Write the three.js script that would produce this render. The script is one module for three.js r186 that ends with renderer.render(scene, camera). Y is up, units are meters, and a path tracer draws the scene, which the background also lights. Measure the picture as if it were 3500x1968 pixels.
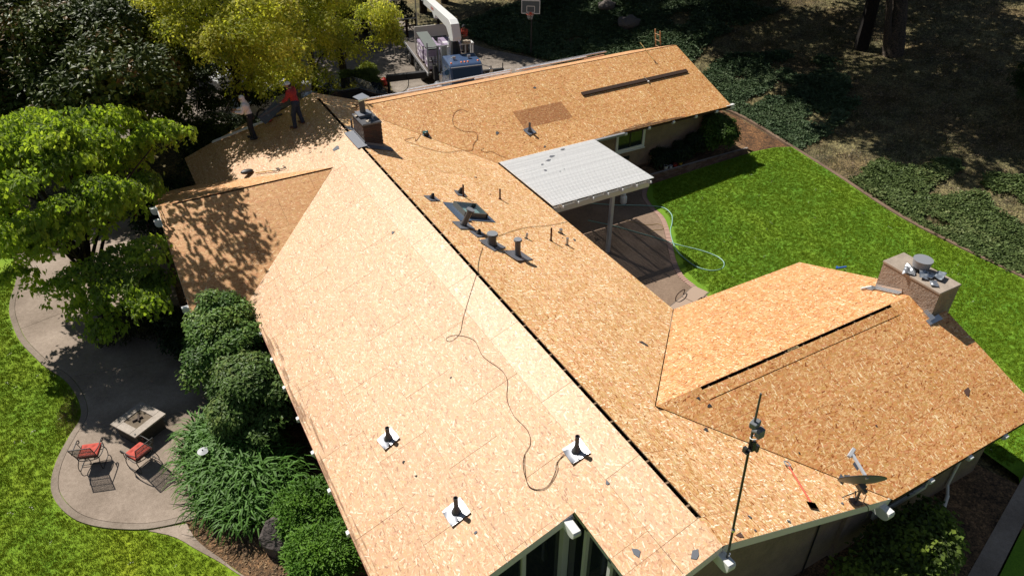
import * as THREE from 'three';
import { mergeGeometries, mergeVertices } from 'three/addons/utils/BufferGeometryUtils.js';
import { MarchingCubes } from 'three/addons/objects/MarchingCubes.js';
import { RoundedBoxGeometry } from 'three/addons/geometries/RoundedBoxGeometry.js';
import { ImprovedNoise } from 'three/addons/math/ImprovedNoise.js';

// ---------- camera, sky, sun, exposure ----------
const scene = new THREE.Scene();
const camera = new THREE.PerspectiveCamera(42.55, 1024 / 575, 0.1, 600);
{
  const yaw = 0.5077, pit = 0.6232;
  camera.position.set(-7.0786, 15.7107, 5.0793);
  camera.lookAt(-7.0786 + Math.sin(yaw) * Math.cos(pit), 15.7107 - Math.sin(pit), 5.0793 - Math.cos(yaw) * Math.cos(pit));
  camera.rotateZ(0.00147);
}
const renderer = new THREE.WebGLRenderer({ antialias: true });
renderer.setSize(1024, 575);
renderer.toneMapping = THREE.LinearToneMapping;
renderer.toneMappingExposure = 1.22;
renderer.shadowMap.enabled = true;
const SUN = new THREE.Vector3(-0.28, 1, -0.82).normalize();
{ // clear sky: deep overhead, paler to the horizon and around the sun
  const w = 256, h = 128, d = new Float32Array(w * h * 4), v = new THREE.Vector3();
  for (let j = 0; j < h; j++) for (let i = 0; i < w; i++) {
    const lat = ((j + .5) / h - .5) * Math.PI, lon = ((i + .5) / w - .5) * 2 * Math.PI; v.set(Math.cos(lat) * Math.cos(lon), Math.sin(lat), Math.cos(lat) * Math.sin(lon));
    const e = Math.max(0, v.y), k = Math.pow(1 - e, 3), c = Math.max(0, v.dot(SUN)), g = .35 * Math.pow(c, 8) + .5 * Math.pow(c, 60), q = (j * w + i) * 4;
    d[q] = .070 + .085 * k + .10 * g; d[q + 1] = .098 + .080 * k + .10 * g; d[q + 2] = .150 + .060 * k + .09 * g; d[q + 3] = 1;
  }
  const t = new THREE.DataTexture(d, w, h, THREE.RGBAFormat, THREE.FloatType); t.mapping = THREE.EquirectangularReflectionMapping; t.colorSpace = THREE.LinearSRGBColorSpace; t.magFilter = t.minFilter = THREE.LinearFilter; t.needsUpdate = true; scene.background = t; scene.environment = t;
}
const sun = new THREE.DirectionalLight(new THREE.Color(1, 0.95, 0.87), 5);
sun.name = 'sun'; sun.position.copy(SUN).multiplyScalar(90); sun.castShadow = true;
sun.shadow.camera.left = sun.shadow.camera.bottom = -60; sun.shadow.camera.right = sun.shadow.camera.top = 60;
sun.shadow.camera.near = 1; sun.shadow.camera.far = 220; sun.shadow.mapSize.set(2048, 2048);
scene.add(sun);

// ---------- helpers ----------
function RNG(seed) { let a = seed >>> 0; return () => { a = (a + 0x6D2B79F5) | 0; let t = Math.imul(a ^ (a >>> 15), 1 | a); t = (t + Math.imul(t ^ (t >>> 7), 61 | t)) ^ t; return ((t ^ (t >>> 14)) >>> 0) / 4294967296; }; }
const V3 = (x, y, z) => new THREE.Vector3(x, y, z);
const noise = new ImprovedNoise();
const N3 = (x, y, z = 0) => noise.noise(x, y, z);
const used = {};
function uname(n) { if (!(n in used)) { used[n] = 0; return n; } used[n]++; return n + '_' + String(used[n]).padStart(3, '0'); }
function M(r, g, b, rough = 0.8, extra = {}) { const m = new THREE.MeshPhysicalMaterial({ roughness: rough, side: THREE.DoubleSide, ...extra }); m.color.setRGB(r, g, b); return m; }
function shadows(o) { o.traverse(c => { if (c.isMesh) { c.castShadow = true; c.receiveShadow = true; } }); return o; }
function thing(name, label, category, pos = [0, 0, 0], ry = 0, group) {
  const o = new THREE.Group(); o.name = uname(name); o.position.set(...pos); o.rotation.y = ry;
  o.userData = { label, category }; if (group) o.userData.group = group; scene.add(o); return o;
}
function tag(o, label, category, group) { o.userData.label = label; o.userData.category = category; if (group) o.userData.group = group; return o; }
function part(name, g, mat, parent, label) { const m = new THREE.Mesh(Array.isArray(g) ? mg(g) : g, mat); m.name = name; m.castShadow = m.receiveShadow = true; if (label) m.userData.label = label; parent.add(m); return m; }
function solo(name, g, mat, label, category, group) { const m = part(uname(name), g, mat, scene); return tag(m, label, category, group); }
function struct(name, g, mat) { const m = part(uname(name), g, mat, scene); m.userData.kind = 'structure'; return m; }
function mg(list) {
  const l = list.map(g => { const q = g.index ? g.toNonIndexed() : g; for (const k of Object.keys(q.attributes)) if (!['position', 'normal', 'uv'].includes(k)) q.deleteAttribute(k); if (!q.attributes.uv) q.setAttribute('uv', new THREE.BufferAttribute(new Float32Array(q.attributes.position.count * 2), 2)); return q; });
  return l.length === 1 ? l[0] : mergeGeometries(l);
}
const E = new THREE.Euler(), QQ = new THREE.Quaternion(), MM = new THREE.Matrix4();
function pl(g, x = 0, y = 0, z = 0, rx = 0, ry = 0, rz = 0) { E.set(rx, ry, rz); QQ.setFromEuler(E); MM.compose(V3(x, y, z), QQ, V3(1, 1, 1)); return g.applyMatrix4(MM); }
const bx = (w, h, d, x, y, z, rx, ry, rz) => pl(new THREE.BoxGeometry(w, h, d), x, y, z, rx, ry, rz);
const rb = (w, h, d, r, x, y, z, rx, ry, rz) => pl(new RoundedBoxGeometry(w, h, d, 2, r), x, y, z, rx, ry, rz);
const cy = (r1, r2, h, s, x, y, z, rx, ry, rz) => pl(new THREE.CylinderGeometry(r1, r2, h, s), x, y, z, rx, ry, rz);
const sp = (r, x, y, z, sx = 1, sy = 1, sz = 1) => new THREE.SphereGeometry(r, 14, 10).scale(sx, sy, sz).translate(x, y, z);
function rod(a, b, r, r2 = r, s = 8) { const A = V3(...a), B = V3(...b), d = B.clone().sub(A), L = d.length(); const g = new THREE.CylinderGeometry(r2, r, L, s); g.applyQuaternion(new THREE.Quaternion().setFromUnitVectors(V3(0, 1, 0), d.normalize())); return g.translate((A.x + B.x) / 2, (A.y + B.y) / 2, (A.z + B.z) / 2); }
function beam(a, b, w, h, up = V3(0, 1, 0)) { const A = V3(...a), B = V3(...b), d = B.clone().sub(A), L = d.length(); d.normalize(); const x = new THREE.Vector3().crossVectors(up, d).normalize(), y = new THREE.Vector3().crossVectors(d, x); const m = new THREE.Matrix4().makeBasis(x, y, d); m.setPosition(A.add(B).multiplyScalar(.5)); return new THREE.BoxGeometry(w, h, L).applyMatrix4(m); }
function tube(pts, r, n = 60, s = 6, closed = false) { return new THREE.TubeGeometry(new THREE.CatmullRomCurve3(pts.map(p => V3(...p)), closed, 'centripetal'), n, r, s, closed); }
function taper(pts, radii, sides = 9, n = 20) {
  const c = new THREE.CatmullRomCurve3(pts.map(p => V3(...p)), false, 'centripetal'), f = c.computeFrenetFrames(n), pos = [], uv = [], idx = [];
  for (let i = 0; i <= n; i++) {
    const t = i / n, p = c.getPoint(t), k = t * (radii.length - 1), j = Math.min(radii.length - 2, Math.floor(k)), r = radii[j] + (radii[j + 1] - radii[j]) * (k - j);
    for (let s = 0; s <= sides; s++) { const a = s / sides * Math.PI * 2, w = r * (1 + .09 * N3(Math.cos(a) * 2, Math.sin(a) * 2, i * .35)); const q = p.clone().addScaledVector(f.normals[i], Math.cos(a) * w).addScaledVector(f.binormals[i], Math.sin(a) * w); pos.push(q.x, q.y, q.z); uv.push(s / sides, t * 4); }
  }
  for (let i = 0; i < n; i++) for (let s = 0; s < sides; s++) { const a = i * (sides + 1) + s, b = a + sides + 1; idx.push(a, b, a + 1, b, b + 1, a + 1); }
  const g = new THREE.BufferGeometry(); g.setAttribute('position', new THREE.Float32BufferAttribute(pos, 3)); g.setAttribute('uv', new THREE.Float32BufferAttribute(uv, 2)); g.setIndex(idx); g.computeVertexNormals(); return g;
}
// flat polygon sheet / slab from a list of [x, z] points: top at y, thickness t, uv in metres
function slab(pts, y, t, hole) {
  const s = new THREE.Shape(pts.map(p => new THREE.Vector2(p[0], -p[1]))); if (hole) s.holes.push(new THREE.Path(hole.map(p => new THREE.Vector2(p[0], -p[1]))));
  const g = t > 0 ? new THREE.ExtrudeGeometry(s, { depth: t, bevelEnabled: false }) : new THREE.ShapeGeometry(s);
  g.rotateX(-Math.PI / 2); g.translate(0, y - t, 0); const p = g.attributes.position, u = g.attributes.uv; for (let i = 0; i < p.count; i++) u.setXY(i, p.getX(i), p.getZ(i)); return g;
}
function smooth(pts, n) { const c = new THREE.CatmullRomCurve3(pts.map(p => V3(p[0], 0, p[1])), false, 'centripetal'); return c.getSpacedPoints(n).map(p => [p.x, p.z]); }
function boxUV(g) { const q = g.index ? g.toNonIndexed() : g, p = q.attributes.position, n = q.attributes.normal, u = new Float32Array(p.count * 2); for (let i = 0; i < p.count; i++) { const ax = Math.abs(n.getX(i)), ay = Math.abs(n.getY(i)), az = Math.abs(n.getZ(i)); if (ay >= ax && ay >= az) { u[2 * i] = p.getX(i); u[2 * i + 1] = p.getZ(i); } else if (ax >= az) { u[2 * i] = p.getZ(i); u[2 * i + 1] = p.getY(i); } else { u[2 * i] = p.getX(i); u[2 * i + 1] = p.getY(i); } } q.setAttribute('uv', new THREE.BufferAttribute(u, 2)); return q; }
// ---------- textures ----------
function canvas(w, h) { const c = document.createElement('canvas'); c.width = w; c.height = h; return [c, c.getContext('2d')]; }
function tex(c, sx, sy, srgb = true) { const t = new THREE.CanvasTexture(c); t.wrapS = t.wrapT = THREE.RepeatWrapping; if (srgb) t.colorSpace = THREE.SRGBColorSpace; t.repeat.set(1 / sx, 1 / sy); t.magFilter = THREE.LinearFilter; return t; }
// tileable value-noise texture: f(u, v, fbm) -> [r, g, b] 0..255
function lattice(seed, n) { const r = RNG(seed), a = new Float32Array(n * n); for (let i = 0; i < n * n; i++) a[i] = r(); return (x, y) => { x = x * n; y = y * n; const i = Math.floor(x), j = Math.floor(y), fx = x - i, fy = y - j, sx = fx * fx * (3 - 2 * fx), sy = fy * fy * (3 - 2 * fy), I = (i % n + n) % n, J = (j % n + n) % n, I1 = (I + 1) % n, J1 = (J + 1) % n; return (a[J * n + I] * (1 - sx) + a[J * n + I1] * sx) * (1 - sy) + (a[J1 * n + I] * (1 - sx) + a[J1 * n + I1] * sx) * sy; }; }
function noiseTex(size, seed, f, scale, srgb = true) {
  const L = [4, 9, 23, 61, 150, 340].map((n, i) => lattice(seed + i * 17, n)), d = new Uint8Array(size * size * 4), r = RNG(seed + 999);
  for (let y = 0; y < size; y++) for (let x = 0; x < size; x++) { const u = x / size, v = y / size, c = f(L.map(l => l(u, v)), r); const k = (y * size + x) * 4; d[k] = Math.max(0, Math.min(255, c[0])); d[k + 1] = Math.max(0, Math.min(255, c[1])); d[k + 2] = Math.max(0, Math.min(255, c[2])); d[k + 3] = 255; }
  const t = new THREE.DataTexture(d, size, size); t.wrapS = t.wrapT = THREE.RepeatWrapping; t.magFilter = THREE.LinearFilter; t.minFilter = THREE.LinearFilter; if (srgb) t.colorSpace = THREE.SRGBColorSpace; t.repeat.set(1 / scale, 1 / scale); t.needsUpdate = true; return t;
}
function osbTexture(seed, count, align, contrast, big = 1, fleck = false) {
  const S = 2048, [c, x] = canvas(S, S), r = RNG(seed), px = S / 4.88; x.fillStyle = 'rgb(206,158,104)'; x.fillRect(0, 0, S, S);
  for (let i = 0; i < count; i++) {
    const L = (.05 + .11 * r()) * px * big, w = (.012 + .026 * r()) * px * big, k = r(), b = i / count, a = k >= .93 && k < .975 && fleck ? Math.PI / 2 + (r() + r() - 1) * .5 : r() < align ? (r() + r() + r() - 1.5) * .75 : r() * Math.PI;
    let q; if (k < .60) q = [208 + 18 * (r() - .5), 160 + 18 * (r() - .5), 106 + 16 * (r() - .5)]; else if (k < .80) q = [231, 196, 146]; else if (k < .93) q = [183, 126, 72]; else if (k < .975) q = [250, 230, 194]; else q = [150, 92, 46];
    q = q.map((v, j) => [208, 160, 106][j] + (v - [208, 160, 106][j]) * contrast);
    x.fillStyle = `rgba(${q[0] | 0},${q[1] | 0},${q[2] | 0},${.55 + .4 * b})`;
    const X = r() * S, Y = r() * S, R = L;
    for (const ox of [0, -S, S]) for (const oy of [0, -S, S]) { const cx = X + ox, cy_ = Y + oy; if (cx < -R || cx > S + R || cy_ < -R || cy_ > S + R) continue; x.save(); x.translate(cx, cy_); x.rotate(a); x.beginPath(); x.moveTo(-L / 2, -w / 2); x.lineTo(L / 2 - w * r(), -w / 2); x.lineTo(L / 2, w / 2); x.lineTo(-L / 2 + w * r(), w / 2); x.closePath(); x.fill(); x.restore(); }
  }
  return tex(c, 4.88, 4.88);
}
const osbA = osbTexture(11, 52000, .55, .85), osbB = osbTexture(12, 48000, .7, 1.2, 1.0, true);
const T = {
  asphalt: noiseTex(1024, 21, (n, r) => { const v = 118 + 26 * (n[0] - .5) + 22 * (n[2] - .5) + 30 * (n[4] - .5) + 34 * (r() - .5); return [v + 6, v, v - 8]; }, 6),
  concrete: noiseTex(1024, 22, (n, r) => { const v = 148 + 18 * (n[0] - .5) + 26 * (n[1] - .5) + 14 * (n[3] - .5) + 22 * (n[5] - .5) + 34 * (r() - .5); return [v + 6, v - 5, v - 18]; }, 5),
  stucco: noiseTex(512, 23, (n, r) => { const v = 205 + 22 * (n[1] - .5) + 20 * (n[3] - .5) + 18 * (r() - .5); return [v, v, v]; }, 2),
  stuccoBump: noiseTex(512, 24, n => { const v = 128 + 130 * (n[2] - .5) + 90 * (n[3] - .5) + 50 * (n[4] - .5); return [v, v, v]; }, 1.2, false),
  soil: noiseTex(1024, 25, (n, r) => { const v = .5 + .35 * (n[1] - .5) + .5 * (n[3] - .5) + .6 * (n[4] - .5) + .5 * (n[5] - .5), s = r(); const k = 40 + 100 * v + (s > .965 ? 60 : 0); return [k * 1.12, k * .92, k * .7]; }, 4),
  litter: noiseTex(1024, 26, (n, r) => { const v = .5 + .5 * (n[1] - .5) + .5 * (n[3] - .5) + .9 * (n[4] - .5) + .8 * (n[5] - .5), g = n[0]; const k = 60 + 100 * v + (r() > .97 ? 60 : 0); return [k * (1.05 - .1 * g), k * .94, k * .66]; }, 6),
  lawn: noiseTex(1024, 27, (n, r) => { const v = .5 + .2 * (n[0] - .5) + .15 * (n[1] - .5) + .25 * (n[4] - .5) + .4 * (n[5] - .5) + .5 * (r() - .5), y = n[0] * .5 + n[1] * .4; return [70 + 50 * v + 24 * (y - .45), 104 + 54 * v, 26 + 24 * v]; }, 5),
  wood: noiseTex(512, 28, (n, r) => { const v = 150 + 60 * (n[3] - .5) + 40 * (r() - .5); return [v, v * .9, v * .8]; }, 1),
  bark: noiseTex(512, 29, (n, r) => { const v = 120 + 90 * (n[3] - .5) + 90 * (n[4] - .5) + 30 * (r() - .5); return [v, v * .92, v * .84]; }, 1),
  mesh: (() => { const [c, x] = canvas(64, 64); x.fillStyle = '#fff'; x.fillRect(0, 0, 64, 64); x.fillStyle = '#000'; for (let i = 0; i < 8; i++) for (let j = 0; j < 8; j++) x.fillRect(i * 8, j * 8, 5, 5); const t = tex(c, .06, .06, false); return t; })(),
};
// ---------- materials ----------
const mat = {
  lawn: M(1.3, 1.2, .55, .95, { map: T.lawn }), lawnW: M(1.75, 1.3, .4, .95, { map: T.lawn }),
  soil: M(.95, .82, .70, 1, { map: T.soil }), litter: M(.72, .66, .62, 1, { map: T.litter }),
  concrete: M(.86, .79, .75, .9, { map: T.concrete }), concreteEdge: M(.72, .67, .635, .9, { map: T.concrete }), concreteE: M(.72, .58, .49, .9, { map: T.concrete }),
  asphalt: M(1.05, .97, .92, .95, { map: T.asphalt }), kerb: M(.55, .42, .34, .95, { map: T.concrete }), moss: M(.85, .62, .42, 1, { map: T.soil }),
  brick: M(.17, .075, .05, .95), brickPale: M(.42, .27, .21, .95), mortar: M(.3, .27, .24, 1),
  white: M(.78, .78, .76, .5), whitePaint: M(.72, .72, .70, .6), trim: M(.80, .75, .66, .65), greyTrim: M(.66, .65, .63, .6),
  stucco: M(.42, .305, .21, .95, { map: T.stucco, bumpMap: T.stuccoBump, bumpScale: .01 }), stuccoPink: M(.50, .385, .30, .95, { map: T.stucco, bumpMap: T.stuccoBump, bumpScale: .025 }), capStucco: M(.56, .46, .37, .9, { map: T.stucco }),
  rafter: M(.22, .14, .08, .85),
  glass: M(.02, .025, .03, .06), dark: M(.02, .018, .016, .7), black: M(.025, .025, .027, .5), rust: M(.07, .028, .018, .85), brownFascia: M(.19, .085, .055, .75, { map: T.wood }), oldWood: M(.13, .07, .045, .9, { map: T.wood }),
  lead: M(.30, .31, .33, .32, { metalness: .55 }), leadDark: M(.09, .09, .1, .5, { metalness: .3 }), galv: M(.62, .63, .65, .28, { metalness: .85 }), flash: M(.20, .21, .24, .45, { metalness: .4 }),
  pipeGrey: M(.055, .057, .062, .45), capGrey: M(.24, .25, .27, .4), felt: M(.075, .08, .09, .85), rubber: M(.02, .02, .02, .8), chrome: M(.7, .7, .72, .15, { metalness: 1 }),
};
// ---------- terrain ----------
const CURB = [[20.5, 60], [20.45, 0], [20.4, -5.3], [20.25, -8], [20.27, -10.5], [20.95, -14.6], [21.4, -17.7], [21.9, -22], [20.5, -27], [18.5, -33], [17, -36], [15.5, -39.5], [13.5, -46], [10, -60], [0, -110]];
function curbX(z) { for (let i = 0; i < CURB.length - 1; i++) { const a = CURB[i], b = CURB[i + 1]; if (z <= a[1] && z >= b[1]) return a[0] + (b[0] - a[0]) * (a[1] - z) / (a[1] - b[1]); } return z > 60 ? 20.5 : 0; }
function hill(x, z) { const d = (x - curbX(z)) * .95; if (d <= 0) return 0; return Math.min(16, .22 * d * d / (d + 2.5) + .10 * Math.min(1, d / 3) * (N3(x * .25, z * .25) + .5 * N3(x * .7, z * .7))); }
{
  const g = new THREE.PlaneGeometry(260, 260, 210, 210); g.rotateX(-Math.PI / 2); g.translate(20, 0, -30); const p = g.attributes.position, u = g.attributes.uv;
  for (let i = 0; i < p.count; i++) { { const X = p.getX(i), Z = p.getZ(i); p.setY(i, hill(X, Z) - (X > 5 && X < 19.9 && Z > -19.4 && Z < 20 ? Math.min(.75, .62 - .0445 * (X - 10.5)) : 0)); } u.setXY(i, p.getX(i), p.getZ(i)); } g.computeVertexNormals();
  struct('ground', g, mat.litter);
}
const WEST_EDGE = [[-12.1, -26], [-12.2, -24], [-12.24, -23.11], [-12.43, -21.82], [-12.45, -21.09], [-12.37, -20.33], [-12.15, -19.18], [-11.76, -18.08], [-11.43, -17.28], [-11.02, -16.53], [-10.75, -15.7], [-10.62, -14.9], [-10.65, -14.36], [-10.97, -13.75], [-11.37, -12.8], [-11.51, -11.96], [-11.41, -11.36], [-11.05, -10.59], [-10.58, -10.07], [-9.94, -9.61], [-9.42, -9.34], [-8.61, -9.14], [-7.9, -9.06], [-6.9, -9.0]];
const westEdge = smooth(WEST_EDGE, 110);
// lawns: thin sheets just above the soil
struct('lawn', slab([[-60, -40], [-12.6, -40], [-12.3, -24], [-10, -20], [-9, -14], [-8.6, -9.3], [-8.3, -8.3], [-7.7, -7], [-6.6, -5.2], [-4.2, -1.5], [-2, 1.2], [2, 4], [2, 6], [-30, 6]], .03, 0), mat.lawnW);
struct('soil_bed', slab([[-8.61, -9.14], [-8.51, -8.68], [-8.37, -8.27], [-8.02, -7.6], [-7.6, -6.8], [-6.6, -5.2], [-5.2, -3.2], [-2.6, -1], [-2.6, -3], [-4.7, -3], [-4.7, -24], [-7, -24], [-9, -22], [-9.5, -19], [-8, -14.5], [-6.5, -9.2]], .036, 0), mat.soil);
const eastY = x => -.38 + .0445 * (x - 10.5); // the east yard falls gently toward the patio
function tilt(g) { const p = g.attributes.position; for (let i = 0; i < p.count; i++) p.setY(i, p.getY(i) + eastY(p.getX(i))); g.computeVertexNormals(); return g; }
struct('lawn', tilt(slab([...smooth([[9.75, -9.59], [9.90, -11.24], [9.94, -11.98], [10.29, -12.85], [11.10, -14.18], [11.62, -15.03], [11.99, -15.83], [12.14, -16.74], [12.48, -17.64], [13.25, -18.40]], 40), [19.42, -18.22], [20.60, -18.00], [21.30, -17.60], [20.85, -14.60], [20.20, -10.50], [20.18, -8.00], [20.33, -5.30], [20.38, 0.00], [20.40, 40.00], [10.24, 40.91], [10.24, 1.20], [11.61, 0.09], [11.61, -8.80]], .03, 0)), mat.lawn);
// south bed beside the wall and the strip of walk beyond it
struct('soil_bed', slab([[-1.2, -1], [10.6, -.7], [11.2, 1.1], [7.2, 1.5], [2, 1.8], [-1.2, 1]], .034, 0), mat.soil);
struct('walkway', slab([[12.6, -.1], [7.36, 1.38], [2, 2.9], [2, 3.4], [7.5, 1.85], [12.8, .3]], .05, .05), mat.concrete);
struct('lawn', slab([[12.8, .32], [7.5, 1.9], [2.02, 3.45], [2.02, 6], [9.79, 6], [9.79, 5], [20, 5], [20, .3]], .024, 0), mat.lawn);
struct('driveway', slab([[-10, -34.4], [-3, -33.2], [2.2, -32.2], [4, -36.5], [6.6, -37.2], [7.6, -36.6], [7.0, -34.6], [6.6, -31.6], [6.8, -27.3], [15.8, -27.3], [18.2, -31], [17.2, -35], [15.2, -38.6], [13, -46], [9, -60], [-4, -62], [-12, -45]], .02, 0), mat.asphalt);
struct('soil_bed', slab([[2.6, -32], [4.2, -36.2], [6.5, -36.9], [7.3, -36.4], [6.9, -34.4], [6.5, -31], [6.5, -27.2], [2.6, -27.2]], .026, 0), mat.soil);
struct('path', slab([[19.47, -18.3], [20.6, -18.05], [21.35, -17.7], [21.8, -22], [21.2, -25.5], [18.3, -26.9], [18.3, -19.9], [19.3, -19.9]], .022, 0), mat.moss);
{ // kerb along the east lawn
  const c = smooth([[20.45, 12], [20.45, 0], [20.4, -5.3], [20.25, -8], [20.27, -10.5], [20.95, -14.6], [21.4, -17.7], [21.9, -22.2], [21.2, -25.6]], 90), a = [], b = [];
  c.forEach((p, i) => { const q = c[Math.min(89, i + 1)], o = c[Math.max(0, i - 1)], dx = q[0] - o[0], dz = q[1] - o[1], l = Math.hypot(dx, dz) || 1; a.push([p[0] - dz / l * .09, p[1] + dx / l * .09]); b.push([p[0] + dz / l * .09, p[1] - dx / l * .09]); });
  struct('kerb', slab([...a, ...b.reverse()], .13, .16), mat.kerb);
}
// ---------- west patio: slabs between joints, and the scored edge band ----------
function clipHalf(poly, f) { const out = []; for (let i = 0; i < poly.length; i++) { const a = poly[i], b = poly[(i + 1) % poly.length], fa = f(a), fb = f(b); if (fa >= 0) out.push(a); if ((fa > 0 && fb < 0) || (fa < 0 && fb > 0)) { const t = fa / (fa - fb); out.push(a.map((v, k) => v + (b[k] - v) * t)); } } return out; }
{
  const o = new THREE.Group(); o.name = 'patio'; o.userData.kind = 'structure'; scene.add(o);
  const outer = westEdge, mk = d => outer.map((p, i) => { const a = outer[Math.max(0, i - 1)], b = outer[Math.min(outer.length - 1, i + 1)], dx = b[0] - a[0], dz = b[1] - a[1], l = Math.hypot(dx, dz); return [p[0] + dz / l * d, p[1] - dx / l * d]; });
  const i1 = mk(.17), i2 = mk(.182);
  part('edge_band', slab([...outer, ...[...i1].reverse()], .07, .12), mat.concreteEdge, o);
  const body = [...i2, [-6.9, -9.2], [-6.2, -11], [-6.5, -14], [-7.2, -15], [-7.2, -26]];
  const J = [[[-12.29, -19.85], [-11.18, -20.11]], [[-11.41, -17.73], [-10.14, -18.24]], [[-10.95, -16.49], [-9.2, -16.1]], [[-10.89, -13.83], [-8.2, -13.2]]];
  const side = (l, p) => (l[1][0] - l[0][0]) * (p[1] - l[0][1]) - (l[1][1] - l[0][1]) * (p[0] - l[0][0]);
  for (let k = 0; k <= J.length; k++) { let q = body; if (k > 0) q = clipHalf(q, p => side(J[k - 1], p) / Math.hypot(J[k - 1][1][0] - J[k - 1][0][0], J[k - 1][1][1] - J[k - 1][0][1]) - .008); if (k < J.length) q = clipHalf(q, p => -side(J[k], p) / 1.2 - .008); if (q.length > 2) part('concrete_slab', slab(q, .068, .12), mat.concrete, o); }
}
struct('path', slab([...smooth([[-9.45, -9.30], [-8.91, -8.8], [-8.5, -8.17], [-8.04, -7.48], [-7.74, -6.96], [-6.9, -5.7], [-5.2, -3.4], [-3, -.8]], 40), ...smooth([[-2.7, -.9], [-4.9, -3.4], [-6.5, -5.4], [-7.68, -6.93], [-8.02, -7.6], [-8.37, -8.27], [-8.51, -8.68], [-8.57, -9.06]], 40)], .05, .08), mat.concrete);
// ---------- east patio with its brick edge ----------
{
  const o = new THREE.Group(); o.name = uname('patio'); o.userData.kind = 'structure'; scene.add(o);
  const e = smooth([[9.68, -9.32], [9.83, -11.17], [9.87, -11.91], [10.24, -12.80], [11.09, -14.16], [11.63, -15.04], [12.03, -15.87], [12.18, -16.79], [12.54, -17.71], [13.36, -18.53]], 95);
  const inn = e.map((p, i) => { const a = e[Math.max(0, i - 1)], b = e[Math.min(94, i + 1)], dx = b[0] - a[0], dz = b[1] - a[1], l = Math.hypot(dx, dz); return [p[0] + dz / l * .23, p[1] - dx / l * .23]; });
  part('concrete_slab', slab([[4.9, -9], [9.2, -9.2], ...inn.filter(p => p[1] < -9.3), [13.2, -19.5], [4.9, -19.5]], -.31, .1), mat.concreteE, o);
  const r = RNG(5), bl = []; for (let i = 0; i < 95; i++) { const p = e[i], q = e[Math.min(94, i + 1)], o_ = e[Math.max(0, i - 1)], a = Math.atan2(q[0] - o_[0], q[1] - o_[1]); bl.push(bx(.21, .1, .088, p[0] + Math.cos(a) * .11, -.352 + r() * .006, p[1] - Math.sin(a) * .11, 0, a, 0)); }
  const b = part('brick_edging', bl, mat.brickPale, o); b.userData.kind = 'stuff';
}
// ---------- the house ----------
const SL = .36975, CS = Math.sqrt(1 + SL * SL), TH = Math.atan(SL);
const Wy = x => 4.5 - SL * Math.abs(x), Gy = z => 4.089 - SL * Math.abs(z + 23.245), Sy = z => 3.953 - SL * Math.abs(z + 3.72), WWy = z => 4.078 - SL * Math.abs(z + 18.4);
const house = thing('house', 'rambling single storey house with gabled wings and bare wood sheathing on its roofs', 'house');
function osbMat(map, r, g, b, rough = .62) { return M(r, g, b, rough, { map, side: THREE.DoubleSide }); }
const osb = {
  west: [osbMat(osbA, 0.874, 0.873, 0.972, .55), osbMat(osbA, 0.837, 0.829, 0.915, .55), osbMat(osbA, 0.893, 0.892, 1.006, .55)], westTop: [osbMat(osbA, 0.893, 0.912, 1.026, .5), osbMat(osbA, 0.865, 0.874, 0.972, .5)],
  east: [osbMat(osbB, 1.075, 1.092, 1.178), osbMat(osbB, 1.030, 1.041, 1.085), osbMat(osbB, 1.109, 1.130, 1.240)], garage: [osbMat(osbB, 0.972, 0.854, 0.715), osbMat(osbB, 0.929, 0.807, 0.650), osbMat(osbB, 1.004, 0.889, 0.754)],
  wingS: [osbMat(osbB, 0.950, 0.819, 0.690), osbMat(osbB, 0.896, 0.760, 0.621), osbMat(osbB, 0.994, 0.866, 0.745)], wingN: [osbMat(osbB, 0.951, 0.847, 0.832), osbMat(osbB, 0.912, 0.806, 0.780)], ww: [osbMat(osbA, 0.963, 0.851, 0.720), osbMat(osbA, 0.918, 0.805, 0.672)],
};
const underlay = M(.10, .055, .03, .95);
function centroid(p) { let x = 0, y = 0; for (const q of p) { x += q[0]; y += q[1]; } return [x / p.length, y / p.length]; }
function clipConvex(poly, reg) { const c = centroid(reg); let q = poly; for (let i = 0; i < reg.length && q.length > 2; i++) { const a = reg[i], b = reg[(i + 1) % reg.length], f = p => (b[0] - a[0]) * (p[1] - a[1]) - (b[1] - a[1]) * (p[0] - a[0]), s = Math.sign(f(c)); q = clipHalf(q, p => s * f(p)); } return q; }
function area(p) { let s = 0; for (let i = 0; i < p.length; i++) { const a = p[i], b = p[(i + 1) % p.length]; s += a[0] * b[1] - b[0] * a[1]; } return Math.abs(s / 2); }
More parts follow.
